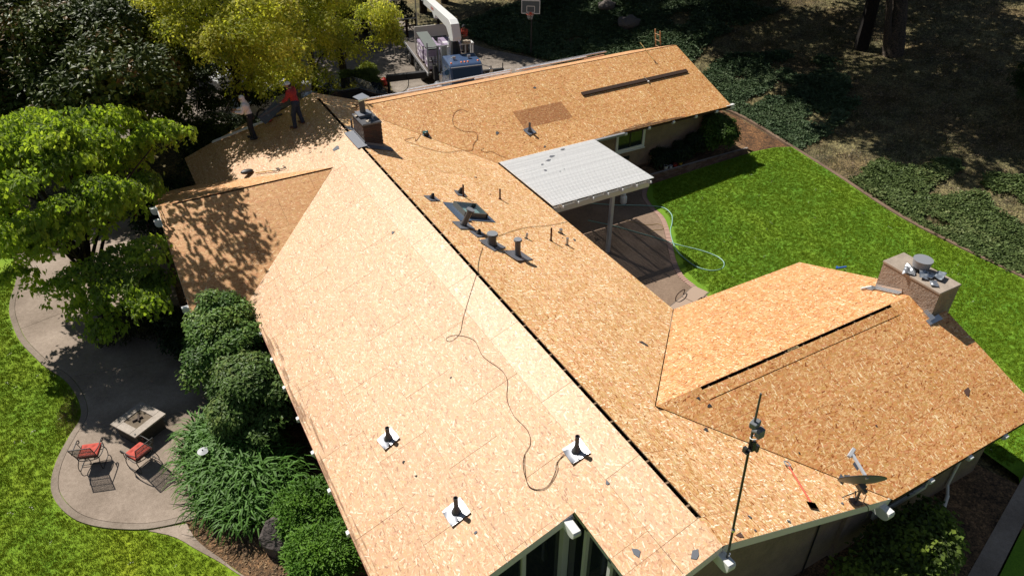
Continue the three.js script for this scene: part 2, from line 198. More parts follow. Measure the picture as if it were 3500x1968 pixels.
// regions: convex [u, v] polygons (u along the ridge, v down the slope)
function roofSlope(O, U, V, vmax, regions, mats, seed, topMats, label) {
  const o = V3(...O), u = V3(...U), v = V3(...V).normalize(), n = new THREE.Vector3().crossVectors(u, v).normalize(); if (n.y < 0) n.negate();
  const at = (a, b, w) => o.clone().addScaledVector(u, a).addScaledVector(v, b).addScaledVector(n, w), r = RNG(seed);
  const prism = (q, top, th, ru, rv, gap) => {
    const c = centroid(q); let A = 0; for (let i = 0; i < q.length; i++) { const a = q[i], b = q[(i + 1) % q.length]; A += a[0] * b[1] - b[0] * a[1]; }
    const dir = new THREE.Vector3().crossVectors(u, v).dot(n) * Math.sign(A); if (dir < 0) q = [...q].reverse();
    const s = q.map(p => { const dx = p[0] - c[0], dy = p[1] - c[1], l = Math.hypot(dx, dy) || 1; return [p[0] - dx / l * gap, p[1] - dy / l * gap]; });
    const pos = [], uv = [], tri = (a, b, c_, d, e, f) => { pos.push(...a.toArray(), ...b.toArray(), ...c_.toArray()); uv.push(...d, ...e, ...f); }, w = p => [p[0] + ru, p[1] + rv];
    for (let i = 1; i < s.length - 1; i++) tri(at(s[0][0], s[0][1], top), at(s[i][0], s[i][1], top), at(s[i + 1][0], s[i + 1][1], top), w(s[0]), w(s[i]), w(s[i + 1]));
    for (let i = 1; i < s.length - 1; i++) tri(at(s[0][0], s[0][1], top - th), at(s[i + 1][0], s[i + 1][1], top - th), at(s[i][0], s[i][1], top - th), w(s[0]), w(s[i + 1]), w(s[i]));
    for (let i = 0; i < s.length; i++) { const a = s[i], b = s[(i + 1) % s.length], p0 = at(...a, top), p1 = at(...b, top), p2 = at(...b, top - th), p3 = at(...a, top - th); tri(p0, p2, p1, w(a), [b[0] + ru, b[1] + rv + th], w(b)); tri(p0, p3, p2, w(a), [a[0] + ru, a[1] + rv + th], [b[0] + ru, b[1] + rv + th]); }
    const g = new THREE.BufferGeometry(); g.setAttribute('position', new THREE.Float32BufferAttribute(pos, 3)); g.setAttribute('uv', new THREE.Float32BufferAttribute(uv, 2)); g.computeVertexNormals(); return g;
  };
  const base = part('roof_slope', regions.map(q => prism(q, -.016, .014, 0, 0, .012)), underlay, house, label);
  const us = regions.flat().map(p => p[0]), u0 = Math.min(...us), u1 = Math.max(...us), rows = Math.ceil(vmax / 1.22);
  for (let k = 0; k < rows; k++) {
    const v1 = vmax - k * 1.22, v0 = v1 - 1.22, off = (k % 2) * 1.22 + r() * .3;
    for (let a = u0 - off; a < u1; a += 2.44) for (const reg of regions) {
      const q = clipConvex([[a, v0], [a + 2.44, v0], [a + 2.44, v1], [a, v1]], reg); if (q.length < 3 || area(q) < .02) continue;
      const set = topMats && k >= rows - 1 ? topMats : mats; part('osb_panel', prism(q, (r() - .5) * .002, .012, r() * 4.88, r() * 4.88, .005), set[Math.floor(r() * set.length)], base);
    }
  }
  return { at, n };
}
const main = { O: [0, 4.5, 0], U: [0, 0, -1] };
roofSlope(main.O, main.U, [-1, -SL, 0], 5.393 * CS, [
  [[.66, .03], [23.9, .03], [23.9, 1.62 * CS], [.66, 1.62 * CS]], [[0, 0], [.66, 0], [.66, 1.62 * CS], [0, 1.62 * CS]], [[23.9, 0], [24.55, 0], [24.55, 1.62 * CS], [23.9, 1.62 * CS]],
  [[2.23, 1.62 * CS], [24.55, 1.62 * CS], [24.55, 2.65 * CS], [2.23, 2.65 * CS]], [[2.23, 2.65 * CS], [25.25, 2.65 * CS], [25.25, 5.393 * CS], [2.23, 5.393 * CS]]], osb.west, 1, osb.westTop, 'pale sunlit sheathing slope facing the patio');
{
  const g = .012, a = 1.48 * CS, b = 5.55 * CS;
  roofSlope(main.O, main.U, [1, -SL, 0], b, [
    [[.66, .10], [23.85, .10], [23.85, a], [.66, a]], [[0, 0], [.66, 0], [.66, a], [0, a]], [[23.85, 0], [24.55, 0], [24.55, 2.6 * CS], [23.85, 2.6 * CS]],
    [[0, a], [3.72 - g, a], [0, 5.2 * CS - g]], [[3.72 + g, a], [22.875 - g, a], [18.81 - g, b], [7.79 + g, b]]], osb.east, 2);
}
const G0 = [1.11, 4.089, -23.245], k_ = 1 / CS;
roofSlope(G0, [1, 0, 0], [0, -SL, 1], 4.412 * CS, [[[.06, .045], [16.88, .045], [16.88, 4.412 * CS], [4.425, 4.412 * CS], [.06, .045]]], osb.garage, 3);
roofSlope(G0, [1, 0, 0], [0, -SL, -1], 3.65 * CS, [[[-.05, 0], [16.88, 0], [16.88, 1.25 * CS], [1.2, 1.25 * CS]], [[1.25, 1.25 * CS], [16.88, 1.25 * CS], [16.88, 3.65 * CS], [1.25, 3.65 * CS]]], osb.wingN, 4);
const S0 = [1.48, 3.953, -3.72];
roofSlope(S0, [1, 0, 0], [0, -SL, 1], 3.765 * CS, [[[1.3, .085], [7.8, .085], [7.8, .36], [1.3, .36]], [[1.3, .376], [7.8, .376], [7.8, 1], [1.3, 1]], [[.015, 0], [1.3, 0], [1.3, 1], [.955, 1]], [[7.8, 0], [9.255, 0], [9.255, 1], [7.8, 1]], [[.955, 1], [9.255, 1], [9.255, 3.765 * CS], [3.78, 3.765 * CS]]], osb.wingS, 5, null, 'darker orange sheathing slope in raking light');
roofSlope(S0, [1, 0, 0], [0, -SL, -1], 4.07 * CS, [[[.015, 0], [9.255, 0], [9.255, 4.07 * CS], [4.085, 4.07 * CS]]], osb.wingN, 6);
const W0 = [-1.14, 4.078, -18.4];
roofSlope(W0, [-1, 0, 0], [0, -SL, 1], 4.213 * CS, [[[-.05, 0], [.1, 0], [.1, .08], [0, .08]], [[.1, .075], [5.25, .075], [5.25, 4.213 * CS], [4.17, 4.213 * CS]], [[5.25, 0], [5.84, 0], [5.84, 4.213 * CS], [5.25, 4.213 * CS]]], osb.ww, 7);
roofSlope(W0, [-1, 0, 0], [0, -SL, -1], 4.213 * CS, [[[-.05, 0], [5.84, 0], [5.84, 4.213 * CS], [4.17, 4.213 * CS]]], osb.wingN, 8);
// rafters seen as ticks in the open ridge slots
for (let z = -1.0; z > -24.2; z -= .61) part('rafter', bx(.12, .14, .04, .062, 4.5 - SL * .125 - .085, z), mat.rafter, house);
for (let x = 2.4; x < 9.4; x += .61) part('rafter', bx(.04, .12, .1, x, 3.953 - SL * .1 - .072, -3.67), mat.rafter, house);
for (let x = -1.6; x > -6.6; x -= .61) part('rafter', bx(.04, .12, .1, x, 4.078 - SL * .1 - .072, -18.35), mat.rafter, house);
// walls (0.15 m thick boxes closed under the roof)
const gable = (pts, d) => { const s = new THREE.Shape(pts.map(p => new THREE.Vector2(p[0], p[1]))); return new THREE.ExtrudeGeometry(s, { depth: d, bevelEnabled: false }); };
const wall = (g, m = mat.stucco) => part('wall', boxUV(g), m, house);
const eu = .09; // how far the wall stays below the sheathing
wall(gable([[-1.2, 0], [4.95, 0], [4.95, Wy(4.95) - eu], [0, 4.5 - eu], [-1.2, Wy(1.2) - eu]], .15).translate(0, 0, -.75));
wall(gable([[-4.75, 0], [-1.2, 0], [-1.2, .35], [-4.75, .35]], .15).translate(0, 0, -2.95));
wall(bx(.15, 2.55, 21.2, -4.75, 1.275, -13.6)); wall(bx(.15, 3.1, 8.2, 4.9, .75, -4.6)); wall(bx(.15, 3.3, 10, 4.9, .85, -14.4));
wall(gable([[-4.75, 0], [4.9, 0], [4.9, Wy(4.9) - eu], [0, 4.5 - eu], [-4.75, Wy(4.75) - eu]], .15).translate(0, 0, -24.1));
wall(bx(12.4, 3.3, .15, 11.2, .85, -19.6)); wall(bx(14.2, 2.5, .15, 10.3, 1.25, -26.2));
wall(gable([[-2.95, 0], [3.65, 0], [3.65, 2.6], [0, 4.0], [-2.95, 2.75]], .15).rotateY(-Math.PI / 2).translate(17.4, 0, -23.245));
wall(bx(5.45, 3.1, .15, 7.6, .8, -.6)); wall(bx(5.45, 3.1, .15, 7.6, .75, -7.1));
wall(gable([[-3.4, 0], [3.1, 0], [3.1, 2.7], [0, 3.86], [-3.4, 2.6]], .15).rotateY(-Math.PI / 2).translate(10.35, 0, -3.72));
wall(bx(1.8, 2.4, .15, -5.7, 1.2, -14.9)); wall(bx(1.8, 2.4, .15, -5.7, 1.2, -21.9));
wall(gable([[-3.5, 0], [3.5, 0], [3.5, 2.7], [0, 3.98], [-3.5, 2.7]], .15).rotateY(-Math.PI / 2).translate(-6.5, 0, -18.4));
// sunroom glazing in the notch: glass walls with white members
{
  const yw = x => Wy(x) - .35;
  part('window_wall', gable([[-4.75, .35], [-1.2, .35], [-1.2, yw(1.2)], [-4.75, yw(4.75)]], .02).translate(0, 0, -2.88), mat.glass, house);
  part('window_wall', bx(.02, 3.2, 2.1, -1.32, 1.95, -1.8), mat.glass, house);
  part('window_frame', beam([-4.8, Wy(4.8) - .42, -2.82], [-1.5, Wy(1.5) - .42, -2.82], .1, .15), mat.trim, house);
  part('window_frame', bx(.16, 3.7, .16, -1.42, 1.82, -2.8), mat.greyTrim, house);
  part('window_frame', bx(.1, .16, 2.2, -1.36, 3.42, -1.75), mat.greyTrim, house);
  for (const x of [-2.4, -3.6]) part('window_frame', bx(.09, 3, .1, x, 1.6, -2.84), mat.greyTrim, house);
  for (const z of [-2.1, -1.3]) part('window_frame', bx(.1, 3, .09, -1.36, 1.9, z), mat.greyTrim, house);
}
// barge boards, fascias
const bb = (a, b, m = mat.trim, h = .2, w = .04) => part('barge_board', beam(a, b, w, h), m, house);
bb([-1.62, Wy(1.62) - .11, -.02], [0, 4.5 - .11, -.02], mat.trim); bb([0, 4.5 - .11, -.02], [5.24, Wy(5.24) - .11, -.02], mat.trim);
bb([-5.38, Wy(5.38) - .11, -2.25], [-1.64, Wy(1.64) - .11, -2.25], mat.greyTrim, .19);
bb([-6.96, WWy(-14.19) - .1, -14.19], [-6.96, 4.078 - .1, -18.4], mat.whitePaint, .16); bb([-6.96, 4.078 - .1, -18.4], [-6.96, WWy(-22.6) - .1, -22.6], mat.whitePaint, .16);
bb([17.97, Gy(-18.84) - .1, -18.84], [17.97, 4.089 - .1, -23.245], mat.trim, .16); bb([17.97, 4.089 - .1, -23.245], [17.97, Gy(-26.9) - .1, -26.9], mat.trim, .16);
bb([10.71, Sy(.04) - .1, .03], [10.71, 3.953 - .1, -3.72], mat.trim, .15); bb([10.71, 3.853, -3.72], [10.71, Sy(-7.78) - .1, -7.78], mat.trim, .15);
const fas = (a, b, m, h = .11, w = .03) => part('fascia_board', beam(a, b, w, h), m, house);
fas([5.53, Wy(5.53) - .075, -18.8], [5.53, Wy(5.53) - .075, -7.8], mat.brownFascia, .1, .05);
fas([5.57, Gy(-18.85) - .08, -18.85], [17.95, Gy(-18.85) - .08, -18.85], mat.oldWood, .09);
fas([-5.375, Wy(5.375) - .075, -2.25], [-5.375, Wy(5.375) - .075, -14.15], M(.22, .05, .045, .8), .08);
fas([5.26, Sy(.02) - .085, .02], [10.7, Sy(.02) - .085, .02], mat.oldWood, .09);
fas([-5.4, WWy(-14.21) - .08, -14.21], [-6.95, WWy(-14.21) - .08, -14.21], mat.oldWood, .09);
fas([2.4, Gy(-26.88) - .08, -26.88], [17.95, Gy(-26.88) - .08, -26.88], mat.trim, .12);
fas([5.55, Sy(-7.78) - .08, -7.78], [10.7, Sy(-7.78) - .08, -7.78], mat.oldWood, .09);
// grey eave gutter above the patio cover and white head trim on to the window
part('gutter', [bx(6.1, .09, .1, 8.7, 2.42, -18.72), bx(6.1, .015, .13, 8.7, 2.475, -18.72)], mat.capGrey, house);
// rafter tails: white timbers with rounded ends that stick out from under the eave
function tail(dir, x, y, z, w = .11, h = .15, L = .5, label) { // dir: outward unit [x, z]
  const s = new THREE.Shape(); s.moveTo(-L, -h); s.lineTo(.0, -h); s.quadraticCurveTo(.09, -h * .95, .1, -h * .45); s.lineTo(.08, 0); s.lineTo(-L, 0);
  const g = new THREE.ExtrudeGeometry(s, { depth: w, bevelEnabled: true, bevelSize: .008, bevelThickness: .008, bevelSegments: 1 }); g.translate(0, 0, -w / 2); g.rotateZ(-TH); g.rotateY(-Math.atan2(dir[1], dir[0])); g.translate(x, y, z); return part('rafter_tail', g, mat.whitePaint, house, label);
}
for (let i = 0; i < 10; i++) { const z = -13.83 + 1.26 * i; if (z < -2.6) tail([-1, 0], -5.37, Wy(5.37) - .045, z, .10, .13); }
for (const x of [11.9, 13.18, 14.55, 15.86, 17.1]) tail([0, 1], x, Gy(-18.82) - .04, -18.86, .11, .14);
for (const x of [6.55, 7.95, 9.3, 10.4]) tail([0, 1], x, Sy(.06) - .04, .03, .11, .14);
// big beam ends under the barge boards
function beamEnd(x, z0, z1, top, w = .17, h = .26, dir = 0) { const L = z1 - z0, s = new THREE.Shape(); s.moveTo(0, 0); s.lineTo(L - .02, 0); s.lineTo(L, -.03); s.lineTo(L, -h * .45); s.quadraticCurveTo(L - .02, -h, L - .16, -h); s.lineTo(0, -h); const g = new THREE.ExtrudeGeometry(s, { depth: w, bevelEnabled: true, bevelSize: .01, bevelThickness: .01, bevelSegments: 1 }); g.translate(0, 0, -w / 2); g.rotateY(-Math.PI / 2); if (dir) g.rotateY(dir); g.translate(x, top, dir ? z0 : z0); return part('beam_end', g, mat.whitePaint, house); }
beamEnd(0, -.7, .28, 4.28, .15, .25); beamEnd(5.0, -.6, .25, 2.48, .17, .26);
beamEnd(-1.78, -2.9, -1.88, Wy(1.78) - .07, .16, .2); beamEnd(-1.5, -.7, .3, Wy(1.5) - .08, .16, .2);
for (const [z, w] of [[-17.92, .3], [-14.6, .3], [-18.6, .3]]) { const s = new THREE.Shape(); s.moveTo(-.6, 0); s.lineTo(.22, 0); s.lineTo(.22, -.1); s.quadraticCurveTo(.2, -.24, .08, -.24); s.lineTo(-.6, -.24); const g = new THREE.ExtrudeGeometry(s, { depth: .14, bevelEnabled: false }); g.translate(0, 0, -.07); g.rotateY(Math.PI); g.translate(-6.95, WWy(z) - .03, z); part('beam_end', g, mat.whitePaint, house); }
{ const g = bx(.5, .2, .14, 17.95, Gy(-18.95) - .12, -18.92, 0, 0, 0); part('beam_end', g, mat.whitePaint, house); }
// window in the garage wall
{
  const w = part('window', bx(1.36, 1.0, .02, 12.72, 1.75, -19.515), mat.glass, house);
  for (const [a, b, c, d] of [[1.62, .13, 12.72, 2.33], [1.62, .13, 12.72, 1.2], [.13, 1.0, 11.975, 1.765], [.13, 1.0, 13.465, 1.765]]) part('frame', bx(a, b, .06, c, d, -19.49), mat.whitePaint, w);
  part('mullion', bx(.05, 1.0, .03, 12.72, 1.765, -19.5), mat.black, w); part('sill', bx(1.66, .05, .12, 12.72, 1.115, -19.47), mat.whitePaint, w);
  const v = part('window', bx(1.7, .9, .02, 6.9, 1.4, -.515), mat.glass, house); for (const [a, b, c, d] of [[1.95, .12, 6.9, .9], [1.95, .12, 6.9, 1.92], [.12, .92, 7.83, 1.41], [.12, .92, 5.97, 1.41]]) part('frame', bx(a, b, .07, c, d, -.485), mat.trim, v);
  part('vent_grille', bx(.32, .18, .03, 12.6, .75, -19.5), mat.dark, house);
}
part('downspout', [rod([9.05, 2.1, -.47], [9.05, .3, -.47], .04), rod([9.05, .3, -.47], [8.9, .12, -.3], .04), rod([8.9, .12, -.3], [7.6, .1, .3], .05)], mat.trim, house);
part('cable', tube([[3.95, 2.85, -.5], [3.9, 2.3, -.56], [3.93, 1.5, -.57], [3.95, .6, -.57], [3.95, 0, -.57]], .018, 20), mat.dark, house);
// ---------- brick chimney ----------
{
  const c = new THREE.Group(); c.name = 'brick_chimney'; house.add(c); c.userData.label = 'square dark brick chimney with a capped metal flue';
  const x0 = .19, x1 = .87, z0 = -19.9, z1 = -18.78, y1 = 5.16, r = RNG(77);
  part('mortar_core', bx(x1 - x0 - .008, 1.6, z1 - z0 - .008, (x0 + x1) / 2, y1 - .8, (z0 + z1) / 2), M(.10, .082, .072, 1), c);
  const bm = [[.062, .036, .03], [.08, .045, .035], [.05, .034, .03], [.12, .10, .09], [.07, .05, .043]].map(q => M(...q, .95));
  const bgX = new THREE.BoxGeometry(.198, .06, .022), bgZ = new THREE.BoxGeometry(.022, .06, .198);
  const put = (g, x, y, z, m) => { const b = part('brick', g, m, c); b.position.set(x, y, z); };
  for (let k = 0; k < 15; k++) {
    const y = y1 - .04 - k * .072; if (y < Wy(.9) - .04) break; const o = (k % 2) * .105;
    for (let x = x0 + .1 - o; x < x1; x += .21) { const a = Math.max(x0 + .1, Math.min(x1 - .1, x)); if (y > Wy(a) - .04) put(bgX, a + (r() - .5) * .004, y, z1 - .007 + r() * .003, bm[Math.floor(r() * 3)]); }
    for (let z = z0 + .1 - o; z < z1; z += .21) { const a = Math.max(z0 + .1, Math.min(z1 - .1, z)); put(bgZ, x0 + .007 - r() * .003, y, a, bm[Math.floor(r() * 5)]); if (y > Wy(x1) - .04) put(bgZ, x1 - .007 + r() * .003, y, a, bm[Math.floor(r() * 3)]); }
  }
  part('chimney_top', [bx(.72, .05, 1.16, .53, 5.185, -19.34), bx(.66, .02, 1.1, .53, 5.215, -19.34)], mat.leadDark, c);
  part('flue_base', [bx(.42, .1, .46, .5, 5.26, -19.55), bx(.5, .02, .5, .5, 5.32, -19.55)], mat.flash, c);
  part('flue_pipe', [cy(.1, .11, .55, 16, .5, 5.56, -19.6)], mat.leadDark, c);
  part('flue_cap', [bx(.42, .02, .42, .5, 5.9, -19.6, .06, .3, .05), bx(.4, .06, .02, .5, 5.87, -19.4, 0, .3, 0), cy(.012, .012, .1, 6, .42, 5.85, -19.52), cy(.012, .012, .1, 6, .58, 5.85, -19.68)], mat.galv, c);
  part('flashing', [bx(.02, .16, 1.2, .175, 4.52, -19.34), bx(.36, .012, 1.5, .02, 4.51, -19.3, 0, 0, TH * .2), bx(1.05, .012, .3, .66, 4.30, -18.68, .1, 0, -TH), bx(.7, .14, .02, .53, 4.38, -18.765, 0, 0, -TH * .9)], mat.flash, c);
  const junk = new THREE.Group(); void junk;
}
// ---------- stucco chimney on the south wing ----------
{
  const c = new THREE.Group(); c.name = 'stucco_chimney'; house.add(c); c.userData.label = 'wide tan stucco chimney with a round black cap';
  const x0 = 10.06, x1 = 10.88, z0 = -4.72, z1 = -3.0, top = 4.5;
  part('chimney_shaft', boxUV(bx(x1 - x0, top + .74, z1 - z0, (x0 + x1) / 2, (top - .06) / 2 - .4, (z0 + z1) / 2)), mat.stuccoPink, c);
  part('chimney_top', boxUV(rb(x1 - x0 + .04, .07, z1 - z0 + .04, .015, (x0 + x1) / 2, top - .025, (z0 + z1) / 2)), mat.capStucco, c);
  part('flue_pipe', cy(.17, .17, .16, 24, 10.5, 4.58, -3.95), mat.dark, c);
  part('flue_cap', [cy(.245, .215, .2, 32, 10.5, 4.74, -3.95), cy(.25, .25, .02, 32, 10.5, 4.85, -3.95)], mat.capGrey, c);
  part('flashing', [bx(.5, .012, .16, 10.1, Sy(-2.92) + .03, -2.9, TH, 0, .06), bx(.14, .1, .3, 10.02, Sy(-3.05) + .06, -3.04, TH, 0, .3)], mat.galv, c);
  part('flashing', [bx(.13, .012, .78, 9.99, Sy(-4.3) + .03, -4.32, -TH, 0, 0), bx(.012, .12, .8, 10.045, Sy(-4.3) + .08, -4.32, -TH, 0, 0), bx(.25, .012, .22, 9.95, Sy(-4.72) + .03, -4.74, -TH, 0, .1)], mat.galv, c);
}
// ---------- vents, pipes, skylight: parts of the house ----------
const onW = (x, z, h = 0) => [x - SL / CS * h, Wy(x) + h / CS, z], onE = (x, z, h = 0) => [x + SL / CS * h, Wy(x) + h / CS, z], onG = (x, z, h = 0) => [x, Gy(z) + h / CS, z + SL / CS * h], onS = (x, z, h = 0) => [x, Sy(z) + h / CS, z + SL / CS * h];
const qW = new THREE.Quaternion().setFromEuler(new THREE.Euler(0, 0, TH)), qE = new THREE.Quaternion().setFromEuler(new THREE.Euler(0, 0, -TH)), qG = new THREE.Quaternion().setFromEuler(new THREE.Euler(TH, 0, 0));
function fit(name, p, q, turn, label) { const o = new THREE.Group(); o.name = name; o.position.set(...p); o.quaternion.copy(q).multiply(new THREE.Quaternion().setFromAxisAngle(V3(0, 1, 0), turn)); if (label) o.userData.label = label; house.add(o); return o; }
// bent sheet: a thin plate with turned corners
function plate(w, d, bend, seed, t = .006) { const r = RNG(seed), g = new THREE.BoxGeometry(w, t, d, 5, 1, 5), p = g.attributes.position, a = [r(), r(), r(), r()]; for (let i = 0; i < p.count; i++) { const u = p.getX(i) / w + .5, v = p.getZ(i) / d + .5, k = a[0] * u * u * v * v + a[1] * (1 - u) * (1 - u) * v * v + a[2] * u * u * (1 - v) * (1 - v) + a[3] * (1 - u) * (1 - u) * (1 - v) * (1 - v); p.setY(i, p.getY(i) + bend * k + .004); } g.computeVertexNormals(); return g; }
const upright = (q) => q.clone().invert();
function pipeJack(p, q, turn, h, ps, seed, shiny, label) {
  const o = fit('vent_pipe', p, q, turn, label);
  part('flashing', plate(ps, ps * .98, .05, seed), shiny ? mat.lead : mat.flash, o);
  const u = new THREE.Group(); const g1 = new THREE.LatheGeometry([[.0, 0], [.105, 0], [.095, .05], [.06, .14], [.048, .2], [.046, h], [.05, h + .01], [.05, h + .03], [.036, h + .03], [.036, h - .1], [0, h - .1]].map(a => new THREE.Vector2(...a)), 18);
  const iq = o.quaternion.clone().invert(); g1.applyQuaternion(iq); part('pipe', g1, mat.leadDark, o);
  return o;
}
const shinyPlate = M(.62, .63, .66, .42, { metalness: .75 });
function wJack(x, z, h, s, seed, turn) { const o = pipeJack(onW(x, z, .008), qW, turn, h, s, seed, true, 'lead vent pipe with a bright square flashing'); o.children[0].material = shinyPlate; part('flashing_tab', plate(s * .42, s * .8, .05, seed + 5).translate(-s * .3, .012, s * .06), mat.flash, o); return o; }
wJack(-3.86, -6.48, .34, .42, 31, .12); wJack(-.9, -3.3, .42, .44, 32, -.05); wJack(-3.42, -3.8, .42, .46, 33, .05);
pipeJack(onG(7.72, -20.02, .008), qG, .2, .34, .42, 34, false, 'lead vent pipe on the far wing');
{ const o = fit('roof_jack', onE(.84, -14.47, .008), qE, .2); part('flashing', plate(.42, .4, .03, 41), mat.flash, o); part('collar', [cy(.05, .1, .14, 16, 0, .07, 0), sp(.05, 0, .14, 0)], mat.rubber, o); }
{ const o = fit('roof_jack', onE(2.16, -15.14, .008), qE, -.1); part('flashing', plate(.36, .42, .03, 42), mat.flash, o); part('collar', [cy(.055, .11, .16, 16, 0, .08, -.03), sp(.055, 0, .16, -.03)], mat.rubber, o); }
{ const o = fit('roof_jack', onE(1.28, -12.05, .008), qE, .2); part('flashing', plate(.42, .4, .04, 43), mat.flash, o); part('collar', [cy(.05, .1, .12, 16, 0, .06, 0), sp(.045, 0, .12, 0)], mat.rubber, o); }
{ const o = fit('roof_jack', onE(.23, -20.5, .008), qE, .2); part('flashing', plate(.36, .36, .04, 44), mat.flash, o); part('pipe', cy(.035, .035, .36, 12, 0, .18, 0, 0, 0, TH), mat.leadDark, o); }
for (const [x, z, h] of [[2.18, -14.93, .44], [3.62, -15.02, .4], [3.81, -11.92, .48]]) { const o = new THREE.Group(); o.name = 'conduit_pipe'; o.position.set(...onE(x, z)); house.add(o); part('pipe', [cy(.03, .03, h + .1, 12, 0, h / 2 - .05, 0)], mat.rust, o); part('pipe_collar', cy(.055, .06, .02, 12, 0, .014, 0, 0, 0, -TH), mat.rust, o); }
function capVent(p, turn, tilt, r, h, w, d, seed, label, capR) {
  const o = fit('roof_vent', p, qE, turn, label); part('flashing', plate(w, d, .07, seed, .01), mat.flash, o);
  const g = new THREE.LatheGeometry([[0, 0], [r * 1.3, 0], [r * 1.12, .06], [r, .14], [r, h - .05], [capR, h - .02], [capR, h], [capR * .96, h + .015], [0, h + .02]].map(a => new THREE.Vector2(...a)), 28);
  const e = new THREE.Quaternion().setFromEuler(new THREE.Euler(tilt[0], 0, tilt[1])); const iq = o.quaternion.clone().invert().multiply(e); g.applyQuaternion(iq); part('vent_stack', g, mat.pipeGrey, o);
  const c = cy(capR * .93, capR * .93, .012, 28, 0, h + .026, 0).applyQuaternion(iq); part('vent_cap', c, mat.capGrey, o);
}
capVent(onE(1.03, -12.56, .02), .12, [.16, -.40], .085, .56, .56, .5, 51, 'tilted vent stack with a round cap below the skylight', .135);
capVent(onE(1.38, -11.36, .01), .45, [0, -.06], .13, .36, .62, .62, 52, 'short fat vent with a grey cap', .17);
capVent(onE(1.9, -10.72, .01), .3, [0, 0], .085, .55, .72, .62, 53, 'vent stack nearest the camera on its slope', .125);
{ // skylight
  const o = fit('skylight', onE(1.74, -13.62, .01), qE, 0, 'square skylight with a clear pane and dark frame');
  part('flashing', [plate(1.34, 1.25, .01, 61), plate(.42, 1.28, .05, 62).translate(-.5, .006, .1)], M(.07, .10, .15, .55), o);
  const fr = [bx(.84, .15, .06, .02, .085, .39), bx(.84, .15, .06, .02, .085, -.39), bx(.06, .15, .84, .42, .085, 0), bx(.06, .15, .84, -.38, .085, 0)];
  part('frame', fr, M(.10, .10, .09, .5), o);
  part('curb_well', bx(.72, .01, .72, .02, .02, 0), M(.55, .56, .53, .8), o);
  part('pane', bx(.74, .008, .74, .02, .155, 0), M(.8, .9, .9, .03, { transmission: 1, thickness: 0 }), o);
}
for (const [x, z, h, r, t, m] of [[2.92, -11.98, .16, .035, .5, mat.lead], [4.6, -12.58, .14, .055, .2, mat.lead], [4.28, -11.68, .26, .04, 0, mat.lead]]) { const o = new THREE.Group(); o.name = 'pipe_stub'; o.position.set(...onE(x, z)); o.rotation.set(0, 0, -t * .4); house.add(o); part('pipe', [cy(r, r, h, 14, 0, h / 2, 0), cy(r * 1.08, r * 1.08, .02, 14, 0, h, 0)], m, o); part('hole', cy(r * 1.9, r * 1.9, .006, 14, 0, .008, 0, 0, 0, -TH + t * .4), mat.dark, o); }
// weathering with a shape of its own: stains along two eaves and one replaced dark panel
function stainAlpha(seed, w, h, f) { const [c, x] = canvas(w, h), im = x.createImageData(w, h), a = lattice(seed, 16), b = lattice(seed + 1, 60), d = lattice(seed + 2, 160); for (let j = 0; j < h; j++) for (let i = 0; i < w; i++) { const v = Math.max(0, Math.min(1, f(i / w, 1 - j / h, a(i / w, j / h), b(i / w, j / h), d(i / w, j / h)))) * 255, k = (j * w + i) * 4; im.data[k] = im.data[k + 1] = im.data[k + 2] = v; im.data[k + 3] = 255; } x.putImageData(im, 0, 0); const t = new THREE.CanvasTexture(c); t.magFilter = THREE.LinearFilter; return t; }
function stain(p0, p1, p2, p3, alpha, r, g, b) { const gg = new THREE.BufferGeometry(); gg.setAttribute('position', new THREE.Float32BufferAttribute([...p0, ...p1, ...p2, ...p0, ...p2, ...p3], 3)); gg.setAttribute('uv', new THREE.Float32BufferAttribute([0, 0, 1, 0, 1, 1, 0, 0, 1, 1, 0, 1], 2)); gg.computeVertexNormals(); return part('water_stain', gg, M(r, g, b, .9, { alphaMap: alpha, transparent: true }), house); }
{
  const f = (u, v, a, b, c) => Math.max(0, Math.min(1, (.9 * (a - .38) * (1.1 - .5 * u) - v * .8) * 7 + .7 * (b - .5))) * (.3 + .7 * b) * (.4 + .7 * c) * Math.min(1, (1 - u) * 12) * Math.min(1, u * 20) * (1 - v * .6);
  const A = stainAlpha(71, 1024, 64, f);
  stain(onW(-5.385, -13.9, .004), onW(-5.385, -2.6, .004), onW(-4.75, -2.6, .004), onW(-4.75, -13.9, .004), A, .26, .15, .085);
  const B = stainAlpha(72, 512, 64, (u, v, a, b, c) => (v < .1 + .8 * a * Math.sin(u * 3.1) ? .9 : 0) * (.4 + .8 * b) * (.5 + c));
  stain(onG(10.9, -18.845, .004), onG(15.2, -18.845, .004), onG(15.2, -19.15, .004), onG(10.9, -19.15, .004), B, .12, .06, .03);
  const C = stainAlpha(73, 128, 128, (u, v, a, b, c) => .42 + .3 * (b - .5) + .3 * (c - .5));
  stain(onG(7.58, -20.22, .004), onG(10.02, -20.22, .004), onG(10.02, -21.24, .004), onG(7.58, -21.24, .004), C, .36, .15, .06);
}
